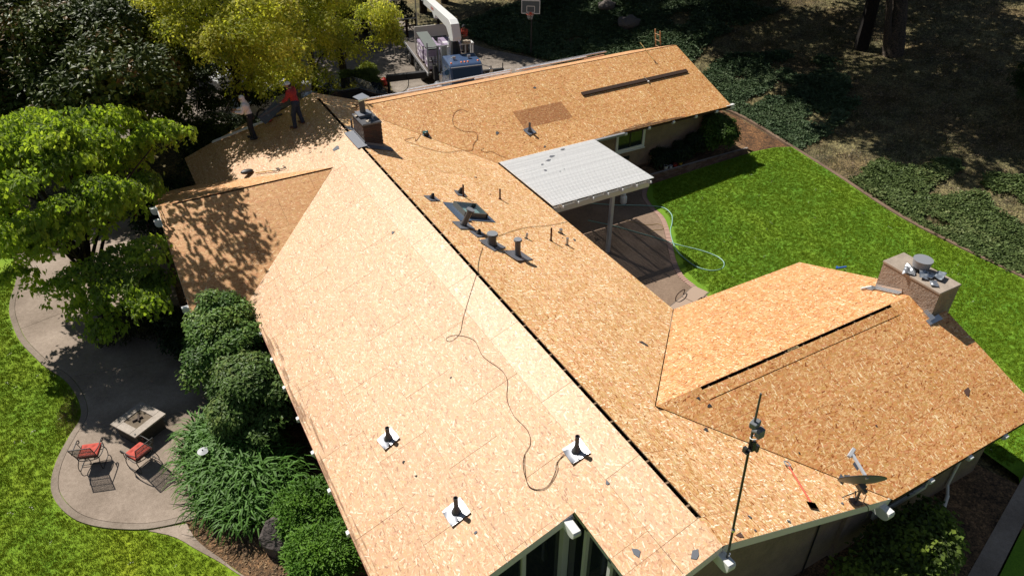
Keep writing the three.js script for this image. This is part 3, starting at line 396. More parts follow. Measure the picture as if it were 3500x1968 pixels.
// ---------- patio cover ----------
{
  const t = thing('patio_cover', 'white slatted patio cover on a post between the two roof wings', 'patio cover', [7.86, 0, -16.7]);
  const h = z => 2.55 + (z + 18.6) * .012; // nearly flat
  const sg = rb(4.56, .03, .056, .006, -.08, 0, 0), r = RNG(8), sm = [M(.68, .68, .68, .5), M(.64, .64, .64, .5), M(.71, .71, .71, .5)];
  for (let i = 0; i < 51; i++) { const s = part('slat', sg, sm[Math.floor(r() * 3)], t); s.position.set(.02, 2.57 + i * .0006, -1.9 + i * .0805); s.rotation.y = (r() - .5) * .002; s.rotation.x = (r() - .5) * .06; }
  for (let i = 0; i < 7; i++) { const x = -1.95 + i * .66; const g = new THREE.Shape(); g.moveTo(-1.95, 0); g.lineTo(2.26, 0); g.lineTo(2.3, -.05); g.lineTo(2.18, -.14); g.lineTo(-1.95, -.14); const q = new THREE.ExtrudeGeometry(g, { depth: .045, bevelEnabled: false }); q.translate(0, 0, -.022); q.rotateY(-Math.PI / 2); q.translate(x, 2.548, 0); part('rafter', q, mat.whitePaint, t); }
  part('beam', [rb(4.3, .2, .09, .012, -.05, 2.31, 1.96), rb(4.3, .2, .05, .012, -.05, 2.31, 2.05)], mat.trim, t);
  part('post', rb(.14, 2.6, .14, .01, .44, .93, 1.98), M(.5, .5, .52, .6), t);
  part('ledger', bx(4.3, .14, .05, -.05, 2.46, -1.97), mat.whitePaint, t);
}
// ---------- planter by the garage wall ----------
{
  const t = thing('planter_wall', 'low brick planter wall along the shaded garage wall', 'planter', [0, -.1, 0]);
  const r = RNG(14), g = new THREE.BoxGeometry(.205, .062, .1), bm = [M(.13, .075, .055, .95), M(.17, .095, .07, .95), M(.2, .13, .1, .95)];
  part('core', bx(6.1, .7, .08, 16.1, 0, -18.42), mat.mortar, t); let n = 0;
  for (let k = -2; k < 5; k++) for (let x = 13.15 + (k % 2) * .11; x < 19.1; x += .215) { const b = part('brick', g, bm[Math.floor(r() * 3)], t); b.position.set(x, .035 + k * .07, -18.37 + r() * .006); n++; }
  part('soil', bx(6.2, .6, 1.05, 16.1, .0, -18.99), mat.soil, t);
}
// ---------- loose things on the roof ----------
const lift = (fn, pts, h) => pts.map(p => fn(p[0], p[1], h));
solo('power_cord', [tube(lift(onW, [[-.02, -9.55], [-.5, -9.0], [-.97, -8.44], [-1.3, -8.02], [-1.56, -8.0], [-1.6, -8.16], [-1.42, -8.12], [-1.11, -7.6], [-1.17, -6.97], [-1.04, -6.2], [-1.09, -5.89], [-1.33, -5.47], [-1.43, -4.99], [-1.4, -4.41], [-1.52, -4.1], [-1.76, -3.95], [-1.93, -3.66], [-2.0, -3.22], [-1.78, -3.04], [-1.45, -3.21], [-1.35, -3.34], [-1.12, -3.42]], .014), .0055, 160, 5), tube(lift(onW, [[-1.72, -3.98], [-1.9, -3.66], [-2.02, -3.25], [-1.8, -3.02], [-1.42, -3.18], [-1.3, -3.36], [-1.1, -3.4]], .014), .005, 50, 5), tube(lift(onE, [[.02, -9.55], [.24, -10.0], [.55, -10.52], [.97, -11.15]], .014), .0055, 30, 5)], mat.oldWood, 'thin dark cord winding across the ridge and down the pale slope', 'cord', 'cords on the roof');
solo('power_cord', tube(lift(onE, [[1.78, -11.9], [2.77, -12.49], [3.49, -12.82], [4.57, -13.14], [5.5, -13.55]], .014), .0055, 50, 5), mat.oldWood, 'thin dark wire from the short vent to the eave beside the patio cover', 'cord', 'cords on the roof');
solo('power_cord', [tube(lift(onG, [[5.66, -21.77], [5.5, -21.96], [5.2, -21.9], [4.93, -21.63], [4.77, -21.17], [5.0, -20.8], [5.45, -20.6], [5.39, -20.29], [5.06, -20.02], [4.86, -19.76], [4.5, -19.84]], .02), .008, 80, 5), tube([onE(4.46, -19.78, .02), onE(3.27, -19.2, .02), onE(2.5, -19.6, .02), onE(2.12, -19.98, .02), onE(2.3, -20.2, .02), onE(2.74, -20.5, .02), onE(2.6, -20.1, .02), onE(3.0, -20.7, .02), onE(3.29, -21.2, .02)], .008, 70, 5), tube(lift(onG, [[5.39, -19.73], [5.22, -19.65], [5.34, -19.5], [5.58, -19.47], [5.77, -19.22], [6.0, -19.0]], .02), .008, 40, 5)], M(.30, .14, .05, .6), 'orange brown extension cord looped across the valley to the saw', 'cord', 'cords on the roof');
{ // circular saw
  const t = thing('circular_saw', 'teal and black circular saw lying on the far roof', 'saw', onG(3.42, -20.98, .01), -.5); t.quaternion.premultiply(qG);
  part('base_plate', bx(.3, .01, .16, 0, .012, 0), mat.galv, t); part('blade', cy(.1, .1, .004, 24, .02, .07, .05, Math.PI / 2, 0, 0), mat.chrome, t); part('blade_guard', cy(.11, .11, .04, 24, .02, .1, .05, Math.PI / 2, 0, 0), mat.black, t);
  part('motor', [cy(.055, .055, .16, 16, .02, .11, -.05, Math.PI / 2, 0, 0), rb(.12, .08, .1, .02, -.08, .11, -.02)], M(.01, .18, .19, .5), t); part('handle', tube([[.05, .15, -.02], [-.05, .21, -.02], [-.16, .17, -.02], [-.17, .08, -.02]], .018, 20), mat.black, t);
}
{ // roofing spade
  const a = V3(...onE(3.29, -1.33, .06)), b = V3(...onE(2.86, -.37, .05)), t = thing('roofing_spade', 'red handled roofing spade lying on the slope below the dish', 'spade', a.toArray());
  const d = b.clone().sub(a), n = d.clone().normalize(), s = new THREE.Vector3().crossVectors(n, V3(SL, 1, 0).normalize()).normalize();
  part('shaft', rod([0, 0, 0], d.toArray(), .017, .019, 10), M(.55, .09, .045, .5), t);
  const P = (f, g) => n.clone().multiplyScalar(f).addScaledVector(s, g).toArray();
  part('handle', tube([P(-.01, 0), P(-.05, .05), P(-.13, .06), P(-.16, .05), P(-.16, -.05), P(-.13, -.06), P(-.05, -.05), P(-.01, 0)], .014, 40), mat.capGrey, t);
  const q = new THREE.BoxGeometry(.2, .012, .16); const m = new THREE.Matrix4().makeBasis(s, V3(SL, 1, 0).normalize(), n); m.setPosition(d.clone().addScaledVector(n, .07).add(V3(0, -.005, 0))); part('blade', [q.applyMatrix4(m)], M(.12, .09, .08, .5, { metalness: .5 }), t);
}
{ // antenna mast
  const t = thing('antenna_mast', 'tall thin antenna mast clamped to the gable beam end', 'antenna', [.04, 4.05, .12]);
  part('mast', [rod([0, 0, 0], [-.24, 3.5, -.02], .022, .02, 10)], mat.black, t); part('whip', rod([-.235, 3.42, -.02], [-.285, 4.3, -.02], .02, .016), M(.08, .085, .09, .4), t);
  part('joint_clamp', [cy(.035, .035, .05, 12, -.072, 1.05, 0)], mat.galv, t); part('foot_bracket', [bx(.05, .34, .03, .005, .1, -.03), cy(.03, .03, .04, 10, 0, .32, 0)], mat.galv, t);
  part('junction_box', [rb(.12, .17, .1, .015, -.16, 3.5, .05, 0, 0, .06), rb(.16, .12, .12, .02, -.23, 3.66, -.02, 0, .3, .1), cy(.04, .04, .1, 12, -.27, 3.6, .06, 1, 0, 0)], M(.16, .17, .18, .45), t);
  part('clamp', [bx(.26, .03, .04, -.2, 3.12, 0, 0, .3, .1), bx(.04, .14, .06, -.1, 3.12, .03), bx(.05, .1, .06, -.3, 3.14, -.02), bx(.06, .2, .05, -.19, 3.2, .02)], mat.black, t);
  part('wire_tie', new THREE.TorusGeometry(.06, .008, 6, 16).rotateX(1.2).translate(-.22, 3.4, .02), mat.white, t);
}
{ // satellite dish
  const P = onE(4.12, -.14, .01), t = thing('satellite_dish', 'grey satellite dish on a foot mast at the edge of the roof', 'satellite dish', P);
  const c = V3(.02, .56, -.03), nrm = V3(.45, .47, -.76).normalize(), ax = V3(.87, .12, .48); const side = ax.clone().addScaledVector(nrm, -ax.dot(nrm)).normalize(), up = new THREE.Vector3().crossVectors(nrm, side);
  const prof = []; for (let i = 0; i <= 8; i++) { const r = i / 8; prof.push(new THREE.Vector2(r, .17 * r * r)); } for (let i = 8; i >= 0; i--) { const r = i / 8; prof.push(new THREE.Vector2(r, .17 * r * r - .022)); }
  const g = new THREE.LatheGeometry(prof, 48); const m = new THREE.Matrix4().makeBasis(side.clone().multiplyScalar(.475), nrm.clone().multiplyScalar(.5), up.clone().multiplyScalar(.36)); m.setPosition(c); g.applyMatrix4(m); g.computeVertexNormals(); part('reflector', g, M(.20, .195, .185, .5), t);
  const L = (a, b, k) => c.clone().addScaledVector(side, a).addScaledVector(up, b).addScaledVector(nrm, k).toArray();
  part('rim', tube(Array.from({ length: 24 }, (_, i) => L(.475 * Math.cos(i / 24 * 6.283), .36 * Math.sin(i / 24 * 6.283), .08)), .009, 72, 6, true), mat.black, t);
  part('mast', [rod([0, -.03, 0], [.02, .42, -.02], .028), rod([0, 0, 0], [.22, 0, -.2], .015), rod([.02, .34, -.02], [-.22, .06, -.2], .012)], M(.10, .09, .08, .6), t);
  part('bracket', [rb(.16, .14, .14, .02, .02, .45, -.03, .4, 0, 0), rb(.09, .1, .2, .02, .05, .38, -.0, .3, 0, 0)], M(.12, .11, .1, .6), t); part('foot', bx(.26, .012, .2, 0, .01, 0, 0, 0, -TH), mat.leadDark, t);
  const tip = c.clone().addScaledVector(nrm, .60).addScaledVector(side, -.16).addScaledVector(up, -.12).toArray(); part('feed_arm', [beam(L(0, -.3, .02), tip, .05, .05)], M(.42, .44, .47, .4), t); part('feed_horn', [rb(.26, .07, .08, .015, ...tip, .3, .35, .05), cy(.045, .045, .08, 16, tip[0] + .02, tip[1] - .06, tip[2] + .03, .5, 0, 0)], M(.45, .46, .48, .4), t);
  part('label_plate', [bx(.13, .004, .17, tip[0] + .0, tip[1] - .19, tip[2] + .2, .75, .25, 0)], M(.5, .54, .6, .4), t);
  part('coax_cable', tube([[.03, .35, 0], [.16, .2, .06], [.1, .05, .1], [.16, -.06, .2], [.13, -.3, .25], [.1, -.45, .2]], .009, 30), mat.black, t);
}
{ // loose flashing on the feed arm
  solo('flashing_scrap', [pl(plate(.2, .14, .05, 91), 4.02, 3.32, -.55, .5, .5, -.2), pl(plate(.16, .12, .06, 92), 4.2, 3.27, -.55, .3, -.4, -.3)], mat.galv, 'crumpled grey metal scraps behind the satellite dish', 'metal scrap');
}
// stuff on the stucco chimney
{
  const t = thing('flashing_pile', 'torn metal sheets heaped beside the round chimney cap', 'metal scrap', [10.45, 4.512, -3.95]);
  const crumple = (w, d, s, k) => { const g = new THREE.PlaneGeometry(w, d, 10, 8); g.rotateX(-Math.PI / 2); const p = g.attributes.position; for (let i = 0; i < p.count; i++) p.setY(i, .045 + k * N3(p.getX(i) * 9 + s, p.getZ(i) * 9, s)); g.computeVertexNormals(); return g; };
  part('sheet', pl(crumple(.44, .3, 3.3, .09), -.22, .0, -.1, 0, .5, .12), mat.lead, t); part('sheet', pl(crumple(.3, .18, 5.1, .05), -.05, .02, .36, 0, .2, 0), mat.galv, t, 'bright flat metal sheet');
  part('sheet', pl(crumple(.3, .24, 6.1, .06), -.17, .05, .26, .2, .7, .1), M(.38, .42, .47, .3, { metalness: .6 }), t); part('sheet', pl(crumple(.34, .22, 7.7, .05), .16, .06, .5, 0, .3, .1), M(.34, .38, .42, .35, { metalness: .5 }), t); part('sheet', pl(crumple(.25, .2, 8.7, .05), -.22, .0, .62, 0, .9, 0), mat.galv, t); part('bracket', bx(.2, .1, .012, .13, .06, .62, .3, .4, 0), mat.leadDark, t);
}
solo('white_tube', [rod(onS(9.72, -4.9, .0).map((v, i) => i === 1 ? Sy(-4.9) + .05 : v), [9.98, Sy(-4.78) + .06, -4.78], .035)], mat.white, 'white tube lying against the wide stucco chimney', 'tube');
solo('blue_tool', [rod([10.78, 3.0, -6.45], [10.95, 3.08, -6.3], .03, .03), rb(.12, .05, .06, .015, 10.8, 2.98, -6.5, 0, .7, 0)], M(.02, .10, .4, .4), 'small blue tool handle sticking out past the far rake', 'tool');
{ // litter on the brick chimney
  const t = thing('drink_bottle', 'clear drink bottle standing on the brick chimney', 'bottle', [.66, 5.225, -19.05]); part('bottle', new THREE.LatheGeometry([[0, 0], [.035, 0], [.035, .14], [.014, .18], [.014, .2], [0, .2]].map(a => new THREE.Vector2(...a)), 14), M(.75, .8, .85, .1, { transmission: .7, thickness: 0 }), t); part('bottle_cap', cy(.016, .016, .02, 10, 0, .21, 0), mat.white, t);
  solo('flashing_scrap', [pl(plate(.3, .12, .06, 95), .3, 5.25, -19.6, 0, .5, .1), pl(plate(.14, .1, .05, 96), .42, 5.24, -18.95, 0, .9, 0), rb(.1, .05, .07, .01, .5, 5.25, -18.98, 0, .4, 0)], M(.5, .42, .33, .6), 'tan scraps lying on top of the brick chimney', 'metal scrap');
}
// old plank on the far roof, loose gutters along its back eave
solo('plank', boxUV(beam(onG(11.2, -21.36, .05), onG(17.28, -21.42, .05), .2, .05, V3(0, 1, SL))), mat.oldWood, 'long weathered plank lying across the far roof', 'plank');
solo('work_light', [sp(.05, ...onG(14.85, -21.25, .05)), rod(onG(14.85, -21.25, .05), onG(14.7, -21.5, .16), .012)], mat.white, 'small white fitting beside the long plank', 'fitting');
{
  const gut = (a, b, m, label) => { const s = new THREE.Shape(); s.moveTo(-.06, .06); s.lineTo(-.055, .0); s.lineTo(.045, 0); s.lineTo(.06, .06); s.lineTo(.052, .06); s.lineTo(.04, .008); s.lineTo(-.048, .008); s.lineTo(-.052, .06); const A = V3(...a), B = V3(...b), d = B.clone().sub(A), L = d.length(), g = new THREE.ExtrudeGeometry(s, { depth: L, bevelEnabled: false }); g.applyMatrix4(new THREE.Matrix4().lookAt(B, A, V3(0, 1, 0)).setPosition(A)); return solo('loose_gutter', g, m, label, 'gutter', 'loose gutter lengths'); };
  const wm = M(.78, .78, .80, .35);
  const gy = Gy(-26.5) + .03;
  gut([2.6, gy - .02, -26.7], [6.6, gy + .02, -26.42], wm, 'white gutter length at the near end of the back eave');
  gut([5.0, gy - .02, -26.85], [10.6, gy + .02, -26.8], wm, 'white gutter length along the back eave beside the truck');
  gut([8.4, gy + .04, -26.5], [10.4, gy + .05, -26.48], wm, 'short white gutter length on the edge below the windscreen');
  gut([10.8, gy, -26.7], [15.0, gy + .04, -26.62], wm, 'white gutter length past the truck on the back eave'); gut([11.2, gy - .02, -26.88], [16.4, gy + .02, -26.85], M(.5, .5, .52, .4), 'grey gutter length outermost on the back eave');
  gut([-4.2, Wy(4.2) + .03, -25.12], [-2.0, Wy(2.0) + .10, -24.15], wm, 'white gutter length beside the worker in the hood');
  solo('loose_board', [bx(1.3, .03, .1, 15.4, gy + .02, -26.5, 0, .05, 0), bx(1.0, .03, .1, 11.6, gy + .05, -26.55, 0, .06, 0)], M(.36, .17, .09, .8), 'red brown board offcuts on the far back eave', 'board');
}
{ // ladder head
  const t = thing('ladder', 'wooden ladder head showing above the far rake', 'ladder', [18.12, 0, -24.9]);
  for (const s of [-1, 1]) part('rail', beam([.9, 0, s * .2 - .1], [.0, 4.35, s * .2], .07, .035), M(.42, .26, .14, .7), t);
  for (let k = 0; k < 13; k++) part('rung', rod([.9 - .0695 * k - .06, .3 + k * .32, -.27 + .007 * k], [.9 - .0695 * k - .06, .3 + k * .32, .12 + .007 * k], .018), M(.42, .26, .14, .7), t);
}
{ // pitchfork
  const a = V3(...onG(16.1, -23.2, .05)), b = V3(...onG(16.07, -22.5, .03)), t = thing('pitchfork', 'yellow handled pitchfork lying near the far gable corner', 'pitchfork', a.toArray()); const d = b.clone().sub(a);
  part('shaft', rod(d.clone().multiplyScalar(-.8).toArray(), d.toArray(), .014), M(.45, .3, .08, .6), t); for (let i = -1; i <= 2; i++) part('tine', rod(d.toArray(), d.clone().multiplyScalar(1.4).add(V3(i * .05 - .02, 0, 0)).toArray(), .006), mat.rust, t);
}
{ // tools on the west wing
  const a = onW(-3.6, -21.1, .03); const t = thing('hand_tool_bundle', 'black and yellow hand tools lying above the west wing ridge', 'tools', a);
  const q = (x, z) => [x, SL * x + .02, z];
  part('handle', [rod(q(.2, .2), q(.75, .75), .018)], M(.5, .3, .02, .5), t); part('bag', [sp(.14, -.05, .08, -.1, 1.7, .6, 1)], mat.black, t); part('hose_coil', [tube([q(.7, .7), q(.85, .9), q(.95, .8), q(.85, .7), q(1.0, .95), q(1.15, 1.0), q(1.1, .8)], .016, 40)], mat.black, t);
}
{ const t = thing('leaf_blower', 'red and black leaf blower lying behind the worker in the hood', 'blower', onW(-1.95, -24.1, .02), .4); t.quaternion.premultiply(qW); part('housing', [sp(.16, 0, .15, 0, 1, .9, .8), rb(.2, .2, .16, .04, -.1, .18, .02)], M(.42, .06, .03, .45), t); part('tube', rod([.1, .12, 0], [.5, .05, .25], .05, .04), mat.black, t); part('handle', tube([[-.1, .28, 0], [-.02, .34, 0], [.08, .28, 0]], .02, 16), mat.black, t); }
// shingle scraps
{
  const r = RNG(99), sm = [mat.felt, M(.13, .14, .16, .85), M(.035, .035, .04, .9), M(.10, .05, .035, .9)];
  const shard = (s, el) => { const n = 4 + Math.floor(r() * 2), pts = []; for (let i = 0; i < n; i++) { const a = i / n * 6.283 + r() * .7, q = s * .78 * (.35 + .75 * r()); pts.push(new THREE.Vector2(Math.cos(a) * q * el, Math.sin(a) * q)); } const g = new THREE.ExtrudeGeometry(new THREE.Shape(pts), { depth: .005, bevelEnabled: false }); return g.rotateX(-Math.PI / 2); };
  const put = (fn, q, x, z, s, el, turn, m, lab) => { const g = shard(s, el); const p = part(uname('shingle_scrap'), g, sm[m], scene); p.position.set(...fn(x, z, .008)); p.quaternion.copy(q).multiply(new THREE.Quaternion().setFromAxisAngle(V3(0, 1, 0), turn)); tag(p, lab, 'shingle scrap', 'shingle scraps on the roof'); };
  const w = 'on the pale west slope', e = 'on the slope with the vents', s = 'on the dark orange south slope';
  put(onW, qW, -.83, -2.31, .11, 1.3, .7, 1, `grey shingle scrap ${w} right of the jack with the cord`); put(onW, qW, -1.19, -.86, .16, 1.1, .4, 1, `triangular grey shingle scrap ${w} above the gable notch`); put(onW, qW, -.45, -.17, .13, 1.6, 1.2, 1, `dark shingle scrap ${w} beside the gable barge board`); put(onW, qW, -2.03, -6.98, .05, 1.6, .3, 0, `small dark scrap ${w} left of the winding cord`);
  put(onW, qW, -3.83, -5.67, .05, 1.4, .9, 2, `tiny black scrap ${w} below the left vent pipe`); put(onW, qW, -3.74, -5.16, .045, 1.3, 2.2, 2, `second tiny black scrap ${w} below the left vent pipe`); put(onW, qW, -3.3, -3.16, .05, 1.4, .2, 1, `small grey scrap ${w} just below the lowest vent pipe`); put(onW, qW, -.65, -19.5, .2, 2, .9, 1, `long grey shingle scrap ${w} beside the brick chimney`); put(onW, qW, -1.0, -13.2, .09, 1.9, 1.3, 1, `grey scrap ${w} halfway along the ridge`);
  put(onE, qE, 2.19, -2.79, .08, 1.8, .5, 2, `black scrap ${e} below the wing valley`); put(onE, qE, 1.11, -.43, .07, 1.6, 1.9, 0, `dark scrap ${e} near the mast foot`); put(onE, qE, .95, -.12, .06, 1.3, .2, 0, `dark scrap ${e} at the barge board by the mast`); put(onE, qE, 1.9, -.12, .06, 1.5, 1.2, 0, `dark scrap ${e} at the middle of the barge board`); put(onE, qE, .52, -.1, .09, 1.8, .3, 3, `brown scrap ${e} closest to the gable peak`); put(onE, qE, 3.72, -.2, .06, 1.2, .3, 1, `grey scrap ${e} beside the dish foot`); put(onE, qE, 3.08, -6.08, .13, 2.2, 2.0, 2, `black strip ${e} above the wing ridge`); put(onE, qE, 3.43, -15.37, .06, 1.3, .2, 3, `brown scrap ${e} beyond the middle conduit pipe`); put(onE, qE, 4.44, -12.21, .06, 1.3, .2, 3, `brown scrap ${e} between the two pipe stubs`); put(onE, qE, 4.85, -12.12, .1, 2, .9, 0, `dark strip ${e} close to the eave`); put(onE, qE, 3.6, -16.9, .1, 1.3, .2, 3, `brown scrap ${e} beside the patio cover`);
  put(onS, qG, 2.68, -3.26, .07, 1.3, .3, 2, `black scrap ${s} near its pointed end`); put(onS, qG, 2.56, -3.5, .07, 1.4, 2.3, 2, `black scrap ${s} next to the ridge slot`); put(onS, qG, 3.94, -1.59, .05, 1.3, .3, 2, `tiny black scrap ${s} above the valley`); put(onS, qG, 9.22, -1.1, .12, 2.4, .5, 3, `brown strip ${s} near the rake`); put(onS, qG, 6.22, -1.37, .06, 1.6, .2, 3, `brown scrap ${s} in its middle`);
  put(onG, qG, 6.35, -20.35, .13, 1.8, .9, 0, 'grey strip on the far roof left of its vent pipe'); put(onG, qG, 9.3, -22.3, .1, 1.4, .9, 0, 'grey scrap high on the far roof'); put(onG, qG, 7.9, -19.05, .1, 1.3, .9, 0, 'dark scrap at the far roof eave');
  const cov = (x, z, s_, el, tn, lab) => { const p = part(uname('shingle_scrap'), shard(s_, el), sm[1], scene); p.position.set(x, 2.6, z); p.rotation.y = tn; tag(p, lab, 'shingle scrap', 'shingle scraps on the patio cover'); };
  cov(7.6, -18.05, .13, 2.1, .2, 'largest grey scrap on the white patio cover'); cov(7.35, -17.8, .11, 2, .1, 'grey scrap below the largest one on the patio cover'); cov(6.75, -17.1, .13, 1.6, .6, 'grey scrap on the patio cover near the valley corner'); cov(6.9, -17.6, .08, 1.8, .4, 'small grey scrap on the patio cover near the valley corner'); cov(8.35, -18.4, .1, 1.8, .2, 'grey scrap on the patio cover under the far eave'); cov(7.45, -16.85, .05, 1.2, .2, 'tiny grey scrap in the middle of the patio cover'); cov(7.2, -16.75, .05, 1.2, .9, 'second tiny grey scrap in the middle of the patio cover'); cov(6.5, -15.75, .1, 1.2, .2, 'square grey scrap on the patio cover beside the eave');
}
// ---------- west patio furniture ----------
{
  const t = thing('fire_pit', 'square pale stone fire pit table on the shaded patio', 'fire pit', [-9.115, .068, -12.89], 0); t.rotation.y = Math.atan2(.532, .847);
  part('base', boxUV(bx(.86, .47, .86, 0, .235, 0)), M(.17, .17, .17, .9, { map: T.concrete }), t);
  const tm = M(1.0, .98, .98, .7, { map: T.concrete });
  for (const [w, d, x, z] of [[1.04, .25, 0, .395], [1.04, .25, 0, -.395], [.25, .538, .395, 0], [.25, .538, -.395, 0]]) part('top_slab', boxUV(rb(w - .004, .05, d - .004, .008, x, .495, z)), tm, t);
  part('fire_bowl', boxUV(bx(.53, .02, .53, 0, .485, 0)), M(.5, .45, .38, .95, { map: T.concrete }), t);
  part('log', [rod([-.15, .52, -.05], [.12, .53, .04], .03), rod([-.05, .53, .1], [.1, .54, -.1], .028)], M(.07, .05, .04, .9), t); part('knob', cy(.02, .02, .03, 10, -.44, .53, .42), mat.black, t);
}
function rocker(x, z, fx, fz, label) { // fx, fz: where it faces
  const t = thing('patio_chair', label, 'chair', [x, .068, z], Math.atan2(-fx, -fz), 'mesh patio chairs with red cushions'); // local -z = forward
  const im = mat.black, meshM = M(.05, .05, .05, .7, { alphaMap: T.mesh, alphaTest: .5 });
  const R = (pts, r = .011, n = 24) => tube(pts, r, n, 6);
  // seat and back frames
  part('seat_frame', [R([[-.25, .40, -.26], [.25, .40, -.26], [.25, .38, .22], [-.25, .38, .22]].concat([[-.25, .40, -.26]]), .012, 60)], im, t);
  part('back_frame', [rod([-.25, .38, .2], [-.27, .96, .42], .013), rod([.25, .38, .2], [.27, .96, .42], .013), rod([-.27, .96, .42], [.27, .96, .42], .013), rod([-.255, .55, .265], [.255, .55, .265], .009), rod([-.26, .75, .34], [.26, .75, .34], .009)], im, t);
  const bm = new THREE.BufferGeometry(); bm.setAttribute('position', new THREE.Float32BufferAttribute([-.25, .39, .205, .25, .39, .205, .27, .95, .418, -.25, .39, .205, .27, .95, .418, -.27, .95, .418], 3)); bm.setAttribute('uv', new THREE.Float32BufferAttribute([0, 0, .5, 0, .52, .6, 0, 0, .52, .6, -.02, .6], 2)); bm.computeVertexNormals(); part('back_mesh', bm, meshM, t);
  const sm = new THREE.PlaneGeometry(.5, .47); sm.rotateX(-Math.PI / 2); sm.translate(0, .395, -.02); part('seat_mesh', sm, mat.black, t);
  // cushion, tufted
  const g = rb(.49, .085, .46, .035, 0, 0, 0), gg = new RoundedBoxGeometry(.49, .085, .46, 5, .035), hi = new THREE.BoxGeometry(.49, .085, .46, 18, 2, 18), p = hi.attributes.position;
  for (let i = 0; i < p.count; i++) { let X = p.getX(i), Y = p.getY(i), Z = p.getZ(i); const ex = Math.max(0, Math.abs(X) - .2) / .045, ez = Math.max(0, Math.abs(Z) - .185) / .045; Y *= 1 - .45 * Math.min(1, ex * ex) - .0; Y *= 1 - .45 * Math.min(1, ez * ez); if (Y > 0) for (const [a, b] of [[-.1, -.1], [.1, -.1], [-.1, .1], [.1, .1]]) { const d = Math.hypot(X - a, Z - b); Y -= .03 * Math.exp(-d * d / .0016); } p.setY(i, Y); } hi.computeVertexNormals(); hi.translate(0, .45, -.02);
  part('cushion', hi, M(.50, .075, .05, .85), t); part('cushion_piping', R([[-.235, .455, -.24], [.235, .455, -.24]], .012, 10), M(.35, .33, .34, .7), t);
  for (const s of [-1, 1]) {
    part('armrest', [R([[s * .28, .70, .33], [s * .31, .66, .1], [s * .31, .66, -.18], [s * .31, .63, -.27], [s * .30, .57, -.28], [s * .3, .55, -.23], [s * .3, .59, -.2]], .015, 40), R([[s * .31, .66, -.14], [s * .30, .45, -.2], [s * .28, .3, -.2]], .011)], im, t);
    part('leg', [R([[s * .26, .38, -.2], [s * .28, .2, -.27], [s * .29, .02, -.22], [s * .29, .012, .05], [s * .29, .02, .28], [s * .28, .2, .3], [s * .25, .36, .17]], .012, 44)], im, t);
  }
  part('stretcher', [rod([-.29, .05, .1], [.29, .05, .1], .01), rod([-.26, .3, -.16], [.26, .3, -.16], .01)], im, t); part('spring', [tube(Array.from({ length: 30 }, (_, i) => [.12 + .05 * Math.cos(i * 1.2), .22 + i * .005, .06 + .05 * Math.sin(i * 1.2)]), .006, 90), tube(Array.from({ length: 30 }, (_, i) => [-.12 + .05 * Math.cos(i * 1.2), .22 + i * .005, .06 + .05 * Math.sin(i * 1.2)]), .006, 90)], im, t);
}
rocker(-10.42, -12.33, .316, -.949, 'black metal patio chair with red cushion nearest the west lawn edge'); rocker(-9.26, -11.66, -.52, -.855, 'black metal patio chair with red cushion right below the fire pit');
{ const t = thing('path_light', 'round grey disc topped garden light among the strap leaved plants', 'garden light', [-7.73, 0, -10.4]); part('stake', cy(.02, .02, .95, 8, 0, .47, 0), mat.black, t); part('shade', [cy(.03, .14, .035, 28, 0, .96, 0), cy(.14, .14, .012, 28, 0, .94, 0)], M(.42, .43, .44, .45), t); part('knob', sp(.02, 0, .985, 0), mat.black, t); }
{ // boulder
  const g = new THREE.IcosahedronGeometry(.62, 4), p = g.attributes.position; for (let i = 0; i < p.count; i++) { const v = V3(p.getX(i), p.getY(i), p.getZ(i)).normalize(); let k = 1 + .28 * N3(v.x * 1.5 + 4, v.y * 1.5, v.z * 1.5) + .1 * N3(v.x * 5, v.y * 5, v.z * 5); for (const q of [[.7, .5, .5], [-.6, .7, .2], [.1, .5, .85], [-.3, .2, .9]]) { const d = v.dot(V3(...q).normalize()); if (d * k > .78) k = .78 / d; } p.setXYZ(i, v.x * .62 * k, v.y * .75 * k, v.z * .62 * k); } g.computeVertexNormals();
  const t = solo('boulder', pl(g.scale(.8, .8, .8), -6.55, .26, -7.32, 0, .6, 0), M(.155, .125, .115, .95, { map: T.stucco, bumpMap: T.stuccoBump, bumpScale: .04 }), 'large brown grey boulder between the round shrubs and the bare bed', 'boulder'); void t;
}
// ---------- east yard ----------
solo('garden_hose', [tube([[8.96, -0.285, -17.10], [9.63, -0.285, -16.24], [10.13, -0.285, -15.41], [10.59, -0.285, -14.65], [10.98, -0.290, -13.91], [11.17, -0.310, -13.65], [11.59, -0.278, -12.95], [11.80, -0.269, -12.45], [11.85, -0.266, -12.14], [11.76, -0.271, -11.80], [11.51, -0.310, -11.61], [11.06, -0.310, -11.67], [10.73, -0.310, -12.09], [10.67, -0.310, -12.70], [10.76, -0.310, -13.38], [11.07, -0.310, -14.08], [11.55, -0.310, -14.81], [11.92, -0.263, -15.17], [12.35, -0.244, -15.76], [12.40, -0.241, -16.34], [11.99, -0.255, -16.81], [10.71, -0.285, -17.66], [10.18, -0.285, -18.06], [9.57, -0.280, -18.53]], .021, 260, 7)], M(.30, .50, .42, .4), 'pale green garden hose looped from the patio onto the east lawn', 'hose');
solo('power_cord', tube([[10.29, -0.300, -16.48], [10.99, -0.300, -15.58], [11.41, -0.300, -15.44], [11.47, -0.300, -15.14], [11.25, -0.300, -15.02], [10.90, -0.300, -15.13], [10.39, -0.300, -14.85]], .011, 60, 5), M(.38, .25, .08, .6), 'yellow cord lying on the brick edged patio', 'cord');
